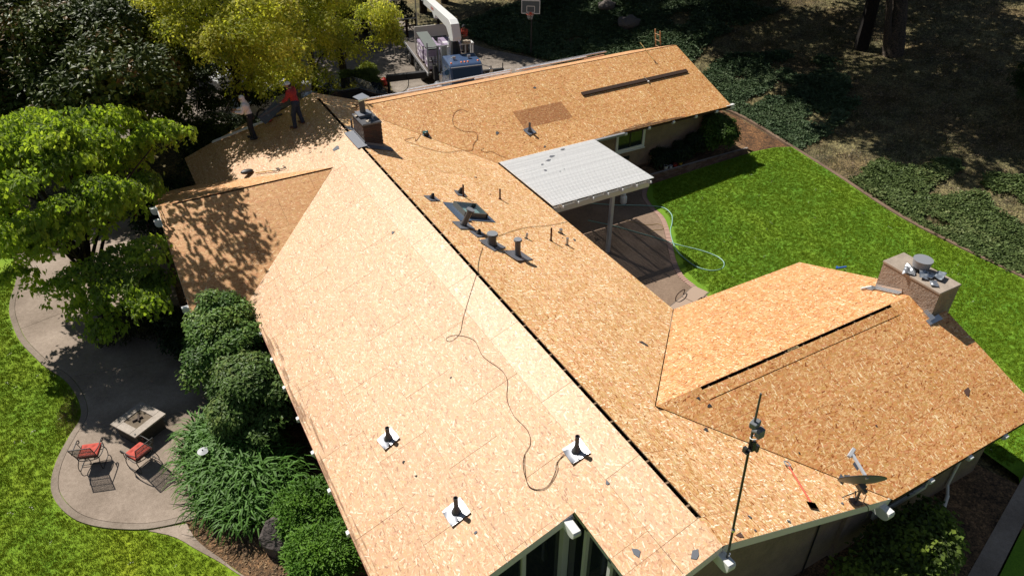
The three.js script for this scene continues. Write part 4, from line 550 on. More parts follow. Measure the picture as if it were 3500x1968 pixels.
{ const t = thing('propane_tank', 'white propane tank standing on the shaded patio', 'propane tank', [11.16, -.31, -17.61]); part('tank', new THREE.LatheGeometry([[0, 0], [.11, 0], [.15, .05], [.155, .12], [.155, .28], [.14, .36], [.08, .4], [0, .41]].map(a => new THREE.Vector2(...a)), 24), mat.white, t); part('collar', [cy(.09, .1, .09, 18, 0, .44, 0)], mat.white, t); part('valve', [cy(.02, .02, .06, 8, 0, .44, 0)], M(.3, .2, .08, .3, { metalness: .8 }), t); part('foot_ring', new THREE.TorusGeometry(.11, .012, 6, 24).rotateX(Math.PI / 2).translate(0, .012, 0), mat.white, t); }
{ // lounger
  const t = thing('sun_lounger', 'tan sling sun lounger half hidden under the roof corner', 'lounger', [8.60, -.31, -10.24], .32);
  const sl = M(.40, .29, .215, .85), fm = M(.30, .27, .24, .35, { metalness: .5 });
  const cv = (x0, x1, f) => { const g = new THREE.BoxGeometry(x1 - x0, .012, .58, 14, 1, 6); g.translate((x0 + x1) / 2, 0, 0); const p = g.attributes.position; for (let i = 0; i < p.count; i++) p.setY(i, p.getY(i) + f(p.getX(i))); g.computeVertexNormals(); return g; };
  part('seat_sling', cv(-.75, .05, x => .36), sl, t); part('back_sling', cv(.08, .85, x => .36 + .08 * Math.sin((x - .08) * 2.2)), sl, t);
  for (const s of [-1, 1]) { part('side_rail', tube([[-.85, .35, s * .31], [0, .35, s * .31], [.4, .39, s * .31], [.9, .42, s * .31]], .018, 30), fm, t); part('armrest', tube([[-.3, .36, s * .33], [-.28, .52, s * .35], [-.15, .58, s * .36], [.15, .58, s * .36], [.3, .52, s * .35], [.2, .37, s * .33]], .017, 40), mat.oldWood, t); for (const x of [-.7, .6]) part('leg', rod([x, .36, s * .3], [x + (x > 0 ? .1 : -.1), 0, s * .31], .016), fm, t); }
}
for (const [x, z, r, h, c, l] of [[14.2, -18.55, .11, .2, [.6, .6, .6], 'white pot first in the row on the planter'], [14.46, -18.5, .07, .16, [.45, .48, .55], 'small pale pot second in the row on the planter'], [14.75, -18.55, .1, .16, [.35, .03, .02], 'red pot third in the row on the planter'], [15.05, -18.55, .1, .17, [.45, .27, .02], 'yellow pot last in the row on the planter']]) { const t = thing('flower_pot', l, 'pot', [x, .2, z]); part('pot', new THREE.LatheGeometry([[0, 0], [r * .7, 0], [r, h], [r * 1.08, h], [r * 1.08, h - .02], [r * .9, h - .02], [r * .85, h * .8], [0, h * .8]].map(a => new THREE.Vector2(...a)), 18), M(...c, .6), t); part('soil', cy(r * .84, r * .84, .01, 14, 0, h * .82, 0), mat.dark, t); }
{ // basketball hoop
  const hx = 17.1, hz = -35.9, hy = hill(hx, hz), t = thing('basketball_hoop', 'basketball backboard with an orange rim on a dark pole', 'basketball hoop', [hx, hy, hz], -.62);
  part('pole', [cy(.055, .06, 3.3, 12, 0, 1.6, 0), beam([0, 3.0, 0], [0, 3.1, .7], .08, .1)], mat.black, t); part('backboard', bx(1.15, .8, .03, 0, 3.25, .72), M(.10, .13, .15, .3), t);
  const f = (w, h, x, y, th, z) => [bx(w, th, .012, x, y + h / 2, z), bx(w, th, .012, x, y - h / 2, z), bx(th, h, .012, x - w / 2, y, z), bx(th, h, .012, x + w / 2, y, z)];
  part('board_border', [...f(1.11, .76, 0, 3.25, .05, .742), ...f(.48, .36, 0, 3.12, .04, .742)], mat.white, t); part('rim', [new THREE.TorusGeometry(.22, .014, 8, 28).rotateX(Math.PI / 2).translate(0, 2.9, 1.0), bx(.14, .1, .12, 0, 2.9, .77)], M(.6, .08, .03, .5), t);
  const net = []; for (let i = 0; i < 12; i++) { const a = i / 12 * 6.283, b = (i + 1) / 12 * 6.283; net.push(rod([.21 * Math.cos(a), 2.9, 1 + .21 * Math.sin(a)], [.13 * Math.cos(b), 2.6, 1 + .13 * Math.sin(b)], .004, .004, 4), rod([.21 * Math.cos(b), 2.9, 1 + .21 * Math.sin(b)], [.13 * Math.cos(a), 2.6, 1 + .13 * Math.sin(a)], .004, .004, 4)); } part('net', net, mat.white, t);
}
{ const t = thing('fuel_can', 'round red fuel can on the ground beside the crane outrigger', 'fuel can', [6.88, .03, -35.5]); part('can', new THREE.LatheGeometry([[0, 0], [.17, 0], [.2, .06], [.2, .3], [.14, .38], [.05, .4], [0, .4]].map(a => new THREE.Vector2(...a)), 20), M(.5, .03, .015, .45), t); part('handle', tube([[-.1, .38, 0], [0, .48, 0], [.1, .38, 0]], .018, 16), M(.5, .03, .015, .45), t); part('spout', rod([.08, .36, .05], [.2, .48, .12], .025), mat.black, t); }
// rocks on the slope
for (const [x, z, s, l] of [[24.3, -35.3, .75, 'brown rock in the ivy on the sunlit slope'], [24.6, -38.3, .6, 'dark rock higher up the shaded slope']]) { const g = new THREE.IcosahedronGeometry(s, 3), p = g.attributes.position; for (let i = 0; i < p.count; i++) { const k = 1 + .35 * N3(p.getX(i) * 2 + x, p.getY(i) * 2, p.getZ(i) * 2); p.setXYZ(i, p.getX(i) * k * 1.1, p.getY(i) * k * .7, p.getZ(i) * k); } g.computeVertexNormals(); g.translate(x, hill(x, z) + .15, z); solo('rock', g, M(.2, .17, .15, .95, { map: T.stucco }), l, 'rock'); }
// ---------- vegetation ----------
function leafClump(n, L, w, spread, droop, seed, flat = .6) {
  const r = RNG(seed), pos = [], uv = [];
  for (let i = 0; i < n; i++) {
    const a = r() * 6.283, rr = spread * Math.sqrt(r()), px = Math.cos(a) * rr, pz = Math.sin(a) * rr, py = (r() - .5) * spread * flat, yaw = a + (r() - .5) * 2.2, pit = -droop + (r() - .5) * 1.3, l = L * (.7 + .6 * r()), ww = w * (.8 + .4 * r()), roll = (r() - .5) * 1.4;
    const d = V3(Math.cos(yaw) * Math.cos(pit), Math.sin(pit), Math.sin(yaw) * Math.cos(pit)), s = V3(-Math.sin(yaw), 0, Math.cos(yaw)).applyAxisAngle(d, roll), u = new THREE.Vector3().crossVectors(s, d), b = V3(px, py, pz), q = (f, g, h) => b.clone().addScaledVector(d, f * l).addScaledVector(s, g * ww).addScaledVector(u, h * l).toArray();
    const A = q(0, 0, 0), B = q(.45, -1, .08), C = q(.45, 1, .08), D = q(1, 0, -.12), m = q(.5, 0, -.0);
    pos.push(...A, ...m, ...B, ...A, ...C, ...m, ...B, ...m, ...D, ...m, ...C, ...D); for (let k = 0; k < 12; k++) uv.push(0, 0);
  }
  const g = new THREE.BufferGeometry(); g.setAttribute('position', new THREE.Float32BufferAttribute(pos, 3)); g.setAttribute('uv', new THREE.Float32BufferAttribute(uv, 2)); g.computeVertexNormals(); return g;
}
const leafMat = (rough, tr, spec = .5) => new THREE.MeshPhysicalMaterial({ color: 0xffffff, roughness: rough, side: THREE.DoubleSide, transmission: tr, thickness: 0, specularIntensity: spec });
const LM = { soft: leafMat(.97, .7), gloss: leafMat(.45, .25, .28), mid: leafMat(.55, .2, .35), broad: leafMat(.95, .3) };
function shellBlobs(c, R, n, r0, r1, seed, low = -.5, inner = .55) { const r = RNG(seed), out = []; while (out.length < n) { const v = V3(r() * 2 - 1, r() * 2 - 1, r() * 2 - 1); const l = v.length(); if (l > 1 || l < .05) continue; v.multiplyScalar(1 / l); if (v.y < low) continue; const k = inner + (1 - inner) * Math.sqrt(r()); out.push({ c: [c[0] + v.x * R[0] * k, c[1] + v.y * R[1] * k, c[2] + v.z * R[2] * k], r: r0 + (r1 - r0) * r() }); } return out; }
function crown(name, parent, blobs, n, geo, m, cols, seed, o = {}) {
  const r = RNG(seed), im = new THREE.InstancedMesh(geo, m, n), d = new THREE.Object3D(), W = blobs.map(b => b.r * b.r), tot = W.reduce((a, b) => a + b, 0), col = new THREE.Color(), up = V3(0, 1, 0), yq = new THREE.Quaternion();
  const tone = blobs.map(() => r());
  for (let i = 0; i < n; i++) {
    let t = r() * tot, k = 0; while (k < W.length - 1 && (t -= W[k]) > 0) k++; const b = blobs[k];
    const v = V3(r() * 2 - 1, r() * 2 - 1, r() * 2 - 1).normalize(); if (v.y < (o.low ?? -.35) && r() < .8) v.y = -v.y; const q = b.r * (.45 + .55 * Math.cbrt(r())) * (1 + .25 * N3(v.x * 2 + k, v.y * 2, v.z * 2));
    d.position.set(b.c[0] + v.x * q, b.c[1] + v.y * q * (o.flat ?? .75), b.c[2] + v.z * q); if (d.position.y < (o.min ?? .1)) d.position.y = (o.min ?? .1) + r() * .2;
    const nn = v.clone().multiplyScalar(o.tilt ?? .55).add(V3(0, 1 - .3 * (o.tilt ?? .55), 0)).normalize(); d.quaternion.setFromUnitVectors(up, nn).multiply(yq.setFromAxisAngle(up, r() * 6.283)); const s = .75 + .5 * r(); d.scale.set(s, s, s); d.updateMatrix(); im.setMatrixAt(i, d.matrix);
    const c = cols[Math.floor(Math.min(.999, tone[k] * .45 + r() * .55) * cols.length)], f = .82 + .36 * r(); col.setRGB(c[0] * f, c[1] * f, c[2] * f); im.setColorAt(i, col);
  }
  im.userData.kind = 'stuff'; im.name = name; im.castShadow = im.receiveShadow = true; parent.add(im); return im;
}
const barkM = M(.17, .13, .10, .95, { map: T.bark }), barkPale = M(.34, .30, .26, .95, { map: T.bark });
function limbs(parent, from, blobs, n, r0, seed, m = barkM, name = 'limb') { const r = RNG(seed); const list = []; for (let i = 0; i < n; i++) { const b = blobs[Math.floor(i / n * blobs.length)], A = from[i % from.length], B = b.c, mid = [A[0] + (B[0] - A[0]) * .45 + (r() - .5) * .5, A[1] + (B[1] - A[1]) * .6 + .15, A[2] + (B[2] - A[2]) * .45 + (r() - .5) * .5]; list.push(taper([A, mid, B], [r0, r0 * .6, r0 * .18], 6, 9)); } return part(name, list, m, parent); }
// 1 light green tree beside the west wing
{
  const t = thing('shade_tree', 'fresh light green tree with drooping leaves beside the west wing roof', 'tree');
  const B = [...shellBlobs([-9.7, 4.5, -20.1], [2.6, 1.9, 3.0], 58, .5, .9, 301, -.35, .6), ...shellBlobs([-9.0, 2.6, -16.9], [1.5, .8, 1.0], 12, .4, .7, 302), ...shellBlobs([-9.2, 5.2, -22.3], [2.2, 1.0, 1.2], 12, .5, .8, 309), ...shellBlobs([-6.3, 5.2, -20.9], [.9, .5, .8], 6, .4, .6, 303), { c: [-8.05, 2.6, -15.5], r: .6 }, { c: [-9.4, 1.9, -15.8], r: .5 }, { c: [-8.0, 2.2, -16.4], r: .7 }, { c: [-7.6, 3.4, -17], r: .7 }, { c: [-11.2, 3.2, -17.6], r: .6 }];
  part('trunk', [taper([[-9.6, 0, -19.3], [-9.55, 1.0, -19.2], [-9.4, 2.3, -19.1], [-9.4, 3.6, -19.2]], [.2, .16, .13, .08], 10)], barkM, t); limbs(t, [[-9.5, 1.5, -19.2], [-9.42, 2.2, -19.1], [-9.4, 2.9, -19.15]], B, 26, .07, 304);
  crown('crown', t, B, 4300, leafClump(11, .20, .05, .27, .85, 305, .45), LM.soft, [[.19, .29, .02], [.27, .39, .025], [.36, .48, .03], [.47, .58, .045]], 306, { flat: .62, tilt: .5 });
}
// 2 dark glossy magnolias
function magnolia(label, c, R, n, seed, trunkAt, cnt, more = []) {
  const t = thing('magnolia_tree', label, 'tree'); const B = [...shellBlobs(c, R, n, .6, 1.1, seed, -.6, .45), ...more.map(p => ({ c: p, r: .62 }))];
  part('trunk', [taper([[trunkAt[0], 0, trunkAt[1]], [trunkAt[0] + .2, 2, trunkAt[1] + .1], [c[0], c[1] - .5, c[2]], [c[0], c[1] + R[1] * .6, c[2]]], [.26, .2, .14, .05], 9)], barkM, t); limbs(t, [[c[0], c[1] - .6, c[2]], [c[0], c[1] + .4, c[2]], [trunkAt[0] + .2, 2, trunkAt[1] + .1]], B, 30, .08, seed + 1);
  crown('crown', t, B, cnt, leafClump(8, .25, .06, .34, .1, seed + 2, .8), LM.gloss, [[.028, .045, .007], [.042, .062, .009], [.06, .085, .012], [.11, .135, .02], [.15, .09, .025]], seed + 3, { tilt: .8 });
}
magnolia('dark glossy magnolia tree behind the light green tree', [-7.4, 5.8, -27.0], [2.6, 2.8, 2.8], 52, 320, [-8.2, -27.5], 3300, [[-6.2, 8.0, -20.3], [-7.2, 8.1, -19.5], [-8.1, 7.8, -19.3], [-5.9, 7.2, -21], [-7.0, 7.6, -20.8], [-7.4, 7.9, -22.4], [-6.8, 7.8, -23.8]]);
magnolia('dark glossy magnolia tree left of the golden trees, beyond the first one', [-7.4, 4.0, -31], [4.0, 3.8, 3.6], 50, 324, [-7, -32], 3000);
magnolia('dark glossy magnolia tree at the upper left corner', [-12.2, 4.6, -34.5], [3.6, 4.4, 4.6], 46, 330, [-12, -35], 3000);
magnolia('dark glossy magnolia tree between the corner one and the golden trees', [-4.6, 4.5, -37.2], [3.4, 4.2, 3.4], 40, 340, [-5, -37], 2400);
// 3 golden green trees above the parked cars
function golden(label, B, trunk, radii, from, nl, cnt, seed) {
  const t = thing('golden_tree', label, 'tree'); part('trunk', trunk.map((p, i) => taper(p, radii[i], 9)), barkM, t); limbs(t, from, B, nl, .06, seed);
  crown('crown', t, B, cnt, leafClump(11, .17, .04, .3, .5, seed + 1, .9), LM.soft, [[.28, .34, .025], [.42, .46, .035], [.56, .57, .05], [.70, .67, .09]], seed + 2, { tilt: .7, flat: .85 });
}
golden('tall golden green tree over the parked cars, nearest the two roofers', [...shellBlobs([-2.3, 7.6, -27.9], [2.6, 3.2, 3.4], 46, .6, 1.05, 350, -.7, .5), ...shellBlobs([-1.2, 4.6, -29.6], [2.0, 1.6, 1.8], 16, .5, .8, 351, -.8), { c: [-1.4, 7.0, -23.8], r: .8 }, { c: [-1.0, 6.6, -23.2], r: .7 }, { c: [-2.2, 7.2, -24.4], r: .9 }, { c: [-1.6, 8.2, -24.2], r: .8 }, { c: [-3.0, 7.0, -24.8], r: .8 }, { c: [-.4, 6.2, -24.6], r: .7 }, { c: [-1.0, 7.6, -25.4], r: .9 }, { c: [-.6, 5.6, -27.4], r: .8 }], [[[-1.9, 0, -30], [-2.1, 2.5, -29.4], [-2.3, 6, -28.4], [-2.4, 9, -28]], [[-2.1, 2.5, -29.4], [-1.3, 5, -28.6], [-.5, 8, -27.6]]], [[.24, .2, .13, .05], [.14, .1, .04]], [[-2.2, 4.2, -28.9], [-2.3, 6, -28.4]], 24, 3000, 352);
golden('golden green tree left of the brick chimney above the red shirted roofer', [...shellBlobs([2.2, 4.2, -33.2], [2.1, 2.6, 2.3], 34, .55, .95, 360, -.8, .5), { c: [.2, 3.2, -31.4], r: .7 }, { c: [-.6, 2.8, -30.8], r: .7 }, { c: [.9, 2.6, -32], r: .7 }, { c: [.6, 5.4, -31.5], r: .8 }, { c: [1.4, 6.5, -32], r: .8 }, { c: [2.6, 2.0, -32.9], r: .7 }], [[[2.4, 0, -34.5], [2.5, 2, -34], [2.2, 4.5, -33.5], [2, 6.5, -33]]], [[.22, .17, .1, .04]], [[2.5, 1.8, -34], [2.3, 3.5, -33.7]], 18, 1900, 361);
golden('golden green tree whose branch reaches toward the truck', [...shellBlobs([6.1, 4.1, -33.2], [.9, 1.2, 1.0], 14, .45, .7, 370, -.7, .3), ...shellBlobs([4.2, 4.8, -36.6], [1.8, 2.4, 1.8], 22, .55, .9, 371, -.8, .5), { c: [6.8, 3.4, -33.0], r: .5 }, { c: [5.4, 2.5, -34.6], r: .6 }], [[[4.9, 0, -36.6], [4.8, 1.6, -36.5], [4.5, 4, -36.5], [4.3, 6, -36.5]], [[4.8, 1.4, -36.5], [5.2, 2.6, -35.4], [5.9, 3.6, -33.8]]], [[.25, .2, .1, .04], [.1, .07, .03]], [[4.8, 2, -36.5], [4.6, 3.4, -36.5]], 14, 1700, 372);
// background trees
function backTree(label, c, R, n, cnt, seed, cols, base, m = LM.mid, leaf) {
  const t = thing('background_tree', label, 'tree'); const B = shellBlobs(c, R, n, .9, 1.6, seed, -.9, .4); part('trunk', [taper([[base[0], hill(base[0], base[1]) - .2, base[1]], [base[0] + .1, c[1] * .5, base[1] + .1], [c[0], c[1] + R[1] * .4, c[2]]], [.3, .24, .08], 9)], barkM, t); limbs(t, [[c[0], c[1] - R[1] * .3, c[2]], [c[0], c[1], c[2]]], B, 14, .09, seed + 1);
  crown('crown', t, B, cnt, leaf || leafClump(12, .22, .07, .42, .3, seed + 2, .9), m, cols, seed + 3, { tilt: .7 });
}
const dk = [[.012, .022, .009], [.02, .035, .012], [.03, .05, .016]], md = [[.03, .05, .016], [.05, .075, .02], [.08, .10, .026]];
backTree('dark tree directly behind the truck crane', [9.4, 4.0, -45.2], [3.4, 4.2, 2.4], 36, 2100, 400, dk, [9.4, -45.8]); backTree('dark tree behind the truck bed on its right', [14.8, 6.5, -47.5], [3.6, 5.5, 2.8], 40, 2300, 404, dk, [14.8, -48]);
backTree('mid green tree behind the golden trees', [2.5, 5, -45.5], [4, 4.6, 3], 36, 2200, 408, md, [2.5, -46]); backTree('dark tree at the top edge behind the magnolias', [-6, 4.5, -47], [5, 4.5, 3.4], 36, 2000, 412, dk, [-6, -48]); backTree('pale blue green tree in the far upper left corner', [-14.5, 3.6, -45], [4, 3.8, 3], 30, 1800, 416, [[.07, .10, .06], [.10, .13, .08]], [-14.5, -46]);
// big trees on the slope: their crowns stand above the frame and shade the hill
{
  const t = thing('oak_tree', 'large forked tree with leaning grey trunks on the shaded slope', 'tree'); const y = hill(32.8, -21.5);
  part('trunk', [taper([[32.7, y - .3, -21.3], [32.95, y + 1.2, -21.7], [33.6, y + 3.0, -22.6], [34.2, y + 6, -24], [33, y + 10, -27]], [.62, .46, .40, .32, .16], 12, 26), taper([[32.55, y - .2, -21.5], [32.3, y + 1.5, -21.9], [32.1, y + 3.5, -22.4], [31, y + 9, -26]], [.3, .2, .17, .08], 9)], barkPale, t);
  const B = [...shellBlobs([29.5, 12.5, -28.5], [8.2, 2.6, 7.4], 76, 1.1, 1.8, 430, -.5, .25), ...shellBlobs([26.8, 12.5, -37], [4.6, 2, 4.6], 30, 1, 1.6, 436, -.5, .25)]; limbs(t, [[34.2, y + 6, -24], [33, y + 9, -27], [31, y + 8, -26]], B, 24, .14, 431, barkPale); crown('crown', t, B, 2500, leafClump(14, .32, .1, .5, .3, 432, .8), LM.mid, md, 433, {});
}
{
  const t = thing('pine_tree', 'tall dark straight trunk just left of the forked tree', 'tree'); const y = hill(32.3, -23.2);
  part('trunk', taper([[32.2, y - .3, -23.1], [32.2, y + 3, -23.2], [32.0, y + 8, -23.4], [31.5, y + 14, -23.8]], [.42, .36, .3, .14], 11), M(.06, .05, .045, .95, { map: T.bark }), t);
  const B = [...shellBlobs([24.8, 12, -24.3], [4.4, 2.4, 5.6], 34, .9, 1.5, 440, -.5, .25), ...shellBlobs([28.4, 12, -18], [5, 2.4, 5], 30, .9, 1.5, 444, -.5, .25)]; limbs(t, [[32, y + 8, -23.4], [31.8, y + 10, -23.5]], B, 18, .12, 441); crown('crown', t, B, 2400, leafClump(14, .3, .09, .5, .3, 442, .8), LM.mid, dk, 443, {});
}
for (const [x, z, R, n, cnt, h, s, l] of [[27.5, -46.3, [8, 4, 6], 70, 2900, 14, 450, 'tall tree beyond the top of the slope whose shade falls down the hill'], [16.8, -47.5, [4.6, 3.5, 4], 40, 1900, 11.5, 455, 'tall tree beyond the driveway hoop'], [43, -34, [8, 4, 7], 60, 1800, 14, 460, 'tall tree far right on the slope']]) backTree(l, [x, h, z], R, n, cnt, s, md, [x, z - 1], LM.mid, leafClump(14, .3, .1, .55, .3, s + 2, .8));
{
  const t = thing('conifer_tree', 'dark green conifer boughs at the right edge of the view', 'tree'); const x = 31.2, z = -11.2, y = hill(x, z), B = []; for (let i = 0; i < 46; i++) { const k = i / 46, a = i * 2.4, R = 2.5 * (1 - k * .8); B.push({ c: [x + Math.cos(a) * R * .75, y + 1.0 + k * 7, z + Math.sin(a) * R * .75], r: .75 - .35 * k }); }
  part('trunk', taper([[x, y - .2, z], [x, y + 4, z], [x, y + 8.4, z]], [.25, .17, .03]), barkM, t); crown('crown', t, B, 1700, leafClump(26, .2, .016, .3, .35, 470, .6), LM.mid, [[.02, .05, .012], [.03, .07, .016], [.045, .09, .018]], 471, { flat: .6 });
}
// shrubs
function shrub(name, label, B, cnt, geo, m, cols, seed, group, o) { const t = thing(name, label, 'shrub', [0, 0, 0], 0, group); const c = B[0].c; limbs(t, [[c[0], (o && o.min || 0) - .05, c[2]]], B, Math.min(10, B.length), .03, seed + 5, barkM, 'stem'); crown('foliage', t, B, cnt, geo, m, cols, seed, o); return t; }
const camLeaf = leafClump(9, .125, .036, .17, .2, 500, .9), camC = [[.045, .10, .018], [.075, .15, .026], [.11, .20, .034], [.17, .26, .05]];
shrub('camellia_bush', 'tall glossy dark green bush over the west wing eave corner', [...shellBlobs([-6.35, 1.5, -13.5], [1.0, 1.2, 1.4], 30, .32, .6, 501, -.6, .7), { c: [-6.1, 2.75, -14.0], r: .5 }, { c: [-5.75, 2.65, -13.6], r: .4 }, { c: [-6.4, 3.0, -14.1], r: .3 }, { c: [-6.75, 2.5, -13.9], r: .45 }], 2600, camLeaf, LM.gloss, camC, 502);
shrub('camellia_bush', 'glossy dark green bush below the tall one along the pale roof eave', [...shellBlobs([-6.1, 1.25, -11.2], [.85, 1.0, 1.3], 26, .35, .6, 510, -.6), { c: [-5.7, 2.1, -11.5], r: .35 }, { c: [-6.3, 2.05, -11.0], r: .4 }], 2300, camLeaf, LM.gloss, [[.06, .11, .024], [.09, .155, .032], [.16, .22, .055]], 511);
const boxLeaf = leafClump(12, .10, .022, .13, -.5, 520, .8), boxC = [[.06, .145, .012], [.085, .19, .016], [.115, .235, .02]];
shrub('round_bush', 'round bright green bush next to the boulder', shellBlobs([-5.8, .5, -7.5], [.55, .45, .6], 20, .3, .42, 521, -.2, .7), 1700, boxLeaf, LM.mid, boxC, 522);
shrub('round_bush', 'round bright green bush at the bottom edge below the boulder', shellBlobs([-5.95, .5, -6.05], [.6, .48, .62], 20, .3, .42, 525, -.2, .7), 1700, boxLeaf, LM.mid, boxC, 526);
shrub('understory_shrub', 'dark brownish shrub under the light green tree by the patio', shellBlobs([-8.6, .5, -17.6], [.9, .4, 1.0], 14, .3, .5, 530, -.3), 700, camLeaf, LM.mid, [[.03, .035, .012], [.05, .045, .016]], 531); shrub('understory_shrub', 'dark shrub against the wall below the west wing rake', shellBlobs([-7.3, .6, -16.4], [.5, .5, 1.2], 12, .3, .5, 534, -.3), 700, camLeaf, LM.gloss, dk, 535);
shrub('flowering_shrub', 'dark shrub with a few red blooms beside the west wing north eave', [...shellBlobs([-6.7, 1.5, -23.2], [.9, 1.2, 1.0], 18, .4, .6, 538, -.3)], 1100, camLeaf, LM.gloss, [...dk, ...dk, ...dk, [.35, .02, .02]], 539);
shrub('corner_shrub', 'glossy green shrub at the corner of the far garage wall', [...shellBlobs([17.5, 1.35, -18.95], [.75, .95, .6], 20, .35, .5, 541, -.7)], 1600, camLeaf, LM.gloss, [[.05, .09, .016], [.07, .13, .02], [.10, .17, .028]], 542);
for (const [x, h, s, l] of [[16.2, .85, 545, 'dark plant on the planter nearest the corner shrub'], [15.3, .65, 548, 'dark plant in the middle of the shaded planter'], [14.4, .6, 551, 'dark plant under the garage window end of the planter']]) shrub('planter_plant', l, shellBlobs([x, h, -19.05], [.4, .35, .3], 8, .22, .34, s, -.6), 380, camLeaf, LM.mid, dk, s + 1, null, { min: .3 });
shrub('driveway_shrub', 'mid green narrow leaved shrub next to the red fuel can', shellBlobs([5.4, .55, -35.2], [1.0, .5, .8], 18, .35, .5, 555, -.2), 1500, leafClump(16, .12, .018, .18, -.3, 556, .7), LM.mid, [[.06, .10, .025], [.09, .14, .035], [.12, .17, .05]], 557);
const yel = [[.19, .24, .012], [.25, .29, .015], [.16, .22, .012]];
shrub('yellow_shrub', 'small yellow green shrub behind the narrow leaved one', shellBlobs([6.3, .45, -36.7], [.45, .35, .4], 9, .25, .35, 560, -.2), 600, boxLeaf, LM.mid, yel, 561, 'yellow green shrubs by the driveway'); shrub('yellow_shrub', 'small yellow green shrub left of the narrow leaved one', shellBlobs([4.1, .38, -35.6], [.32, .28, .32], 8, .22, .3, 563, -.2), 480, boxLeaf, LM.mid, yel, 564, 'yellow green shrubs by the driveway');
shrub('bed_shrub', 'dark low shrub in the bed left of the yellow green one', shellBlobs([2.8, .4, -36], [.9, .35, .6], 10, .3, .4, 566, -.3), 600, camLeaf, LM.mid, dk, 567);
shrub('south_bush', 'dark bush in the wall shade with a few sunlit yellow green leaves', [...shellBlobs([6.1, .75, .5], [1.3, .6, .55], 22, .35, .5, 570, -.4), { c: [6.0, 1.35, .85], r: .3 }, { c: [6.35, 1.25, 1.0], r: .25 }, { c: [5.9, 1.0, 1.15], r: .25 }, { c: [4.3, .9, .35], r: .4 }], 1000, leafClump(8, .13, .045, .2, .2, 571, .9), LM.broad, [[.06, .09, .02], [.10, .15, .02], [.16, .22, .025]], 572);
shrub('hedge_shrub', 'dark dense shrubs behind the far roof edge below the golden tree', [...shellBlobs([-3.9, 1.5, -28.2], [2.3, 1.3, 1.0], 26, .45, .75, 590, -.6, .4), ...shellBlobs([-2.2, 2.2, -32.6], [1.9, 2.0, 1.1], 22, .5, .8, 593, -.6, .4), ...shellBlobs([-.9, 1.2, -28.6], [1.4, 1.0, .8], 12, .4, .7, 591, -.6, .4)], 3200, camLeaf, LM.mid, [[.02, .035, .01], [.035, .055, .014], [.06, .08, .02]], 592);
// strap leaved clump (agapanthus)
{
  const t = thing('strap_leaf_bed', 'dense mound of dark green strap leaved plants at the patio edge', 'plant'); const r = RNG(580), pos = [];
  for (let i = 0; i < 11; i++) { const a = i / 11 * 6.283 + (r() - .5) * .4, L = .55 + .25 * r(), w = .018 + .006 * r(), rise = .38 + .2 * r(), N = 4; let pv = null; for (let k = 0; k <= N; k++) { const f = k / N, x = L * f, y = rise * Math.sin(Math.min(1, f * 1.05) * 2.5) * .85 + .05, ww = w * (1 - .75 * f * f), c = Math.cos(a), s = Math.sin(a); const A = [x * c - ww * s, y, x * s + ww * c], B = [x * c + ww * s, y, x * s - ww * c]; if (pv) pos.push(...pv[0], ...A, ...pv[1], ...pv[1], ...A, ...B); pv = [A, B]; } }
  const g = new THREE.BufferGeometry(); g.setAttribute('position', new THREE.Float32BufferAttribute(pos, 3)); g.setAttribute('uv', new THREE.Float32BufferAttribute(new Float32Array(pos.length / 3 * 2), 2)); g.computeVertexNormals();
  const P = [[-8.05, -11.9], [-7.0, -12.1], [-6.0, -10.4], [-5.6, -8.9], [-6.3, -8.2], [-7.1, -7.9], [-7.75, -8.4], [-8.15, -9.6], [-8.2, -10.8]], pin = (x, z) => { let c = false; for (let i = 0, j = P.length - 1; i < P.length; j = i++) if ((P[i][1] > z) !== (P[j][1] > z) && x < (P[j][0] - P[i][0]) * (z - P[i][1]) / (P[j][1] - P[i][1]) + P[i][0]) c = !c; return c; };
  const pts = []; while (pts.length < 330) { const x = -8.3 + 2.9 * r(), z = -12.2 + 4.4 * r(); if (pin(x, z)) pts.push([x, z]); }
  const im = new THREE.InstancedMesh(g, LM.mid, pts.length), d = new THREE.Object3D(), c = new THREE.Color(); pts.forEach((p, i) => { const e = Math.min(1, Math.hypot(p[0] + 6.9, (p[1] + 9.9) * .55) / 1.2); d.position.set(p[0], .02 + .42 * (1 - e * e), p[1]); d.rotation.set((r() - .5) * .5, r() * 6.28, (r() - .5) * .5); const s = .75 + .5 * r(); d.scale.set(s, s, s); d.updateMatrix(); im.setMatrixAt(i, d.matrix); const f = .7 + .7 * r(); c.setRGB(.075 * f, .17 * f, .024 * f); im.setColorAt(i, c); }); im.name = 'foliage'; im.userData.kind = 'stuff'; im.castShadow = im.receiveShadow = true; t.add(im);
}
// ground cover: one object each, nobody could count it
function scatter(name, label, cat, geo, m, pts, cols, seed, s0, s1, tilt = .3, o_) { const r = RNG(seed), im = new THREE.InstancedMesh(geo, m, pts.length), d = new THREE.Object3D(), c = new THREE.Color(); pts.forEach((p, i) => { d.position.set(...p); d.rotation.set((r() - .5) * tilt, r() * 6.283, (r() - .5) * tilt); const s = s0 + (s1 - s0) * r(); d.scale.set(s, s, s); d.updateMatrix(); im.setMatrixAt(i, d.matrix); const n = .5 + .5 * N3(p[0] * .35, p[2] * .35, seed) + .3 * N3(p[0] * 1.7, p[2] * 1.7, seed), k = cols[Math.max(0, Math.min(cols.length - 1, Math.floor((n * (o_ ?? .7) + r() * (1 - (o_ ?? .7))) * cols.length)))], f = .85 + .3 * r(); c.setRGB(k[0] * f, k[1] * f, k[2] * f); im.setColorAt(i, c); }); im.name = uname(name); im.receiveShadow = im.castShadow = true; scene.add(im); tag(im, label, cat); im.userData.kind = 'stuff'; return im; }
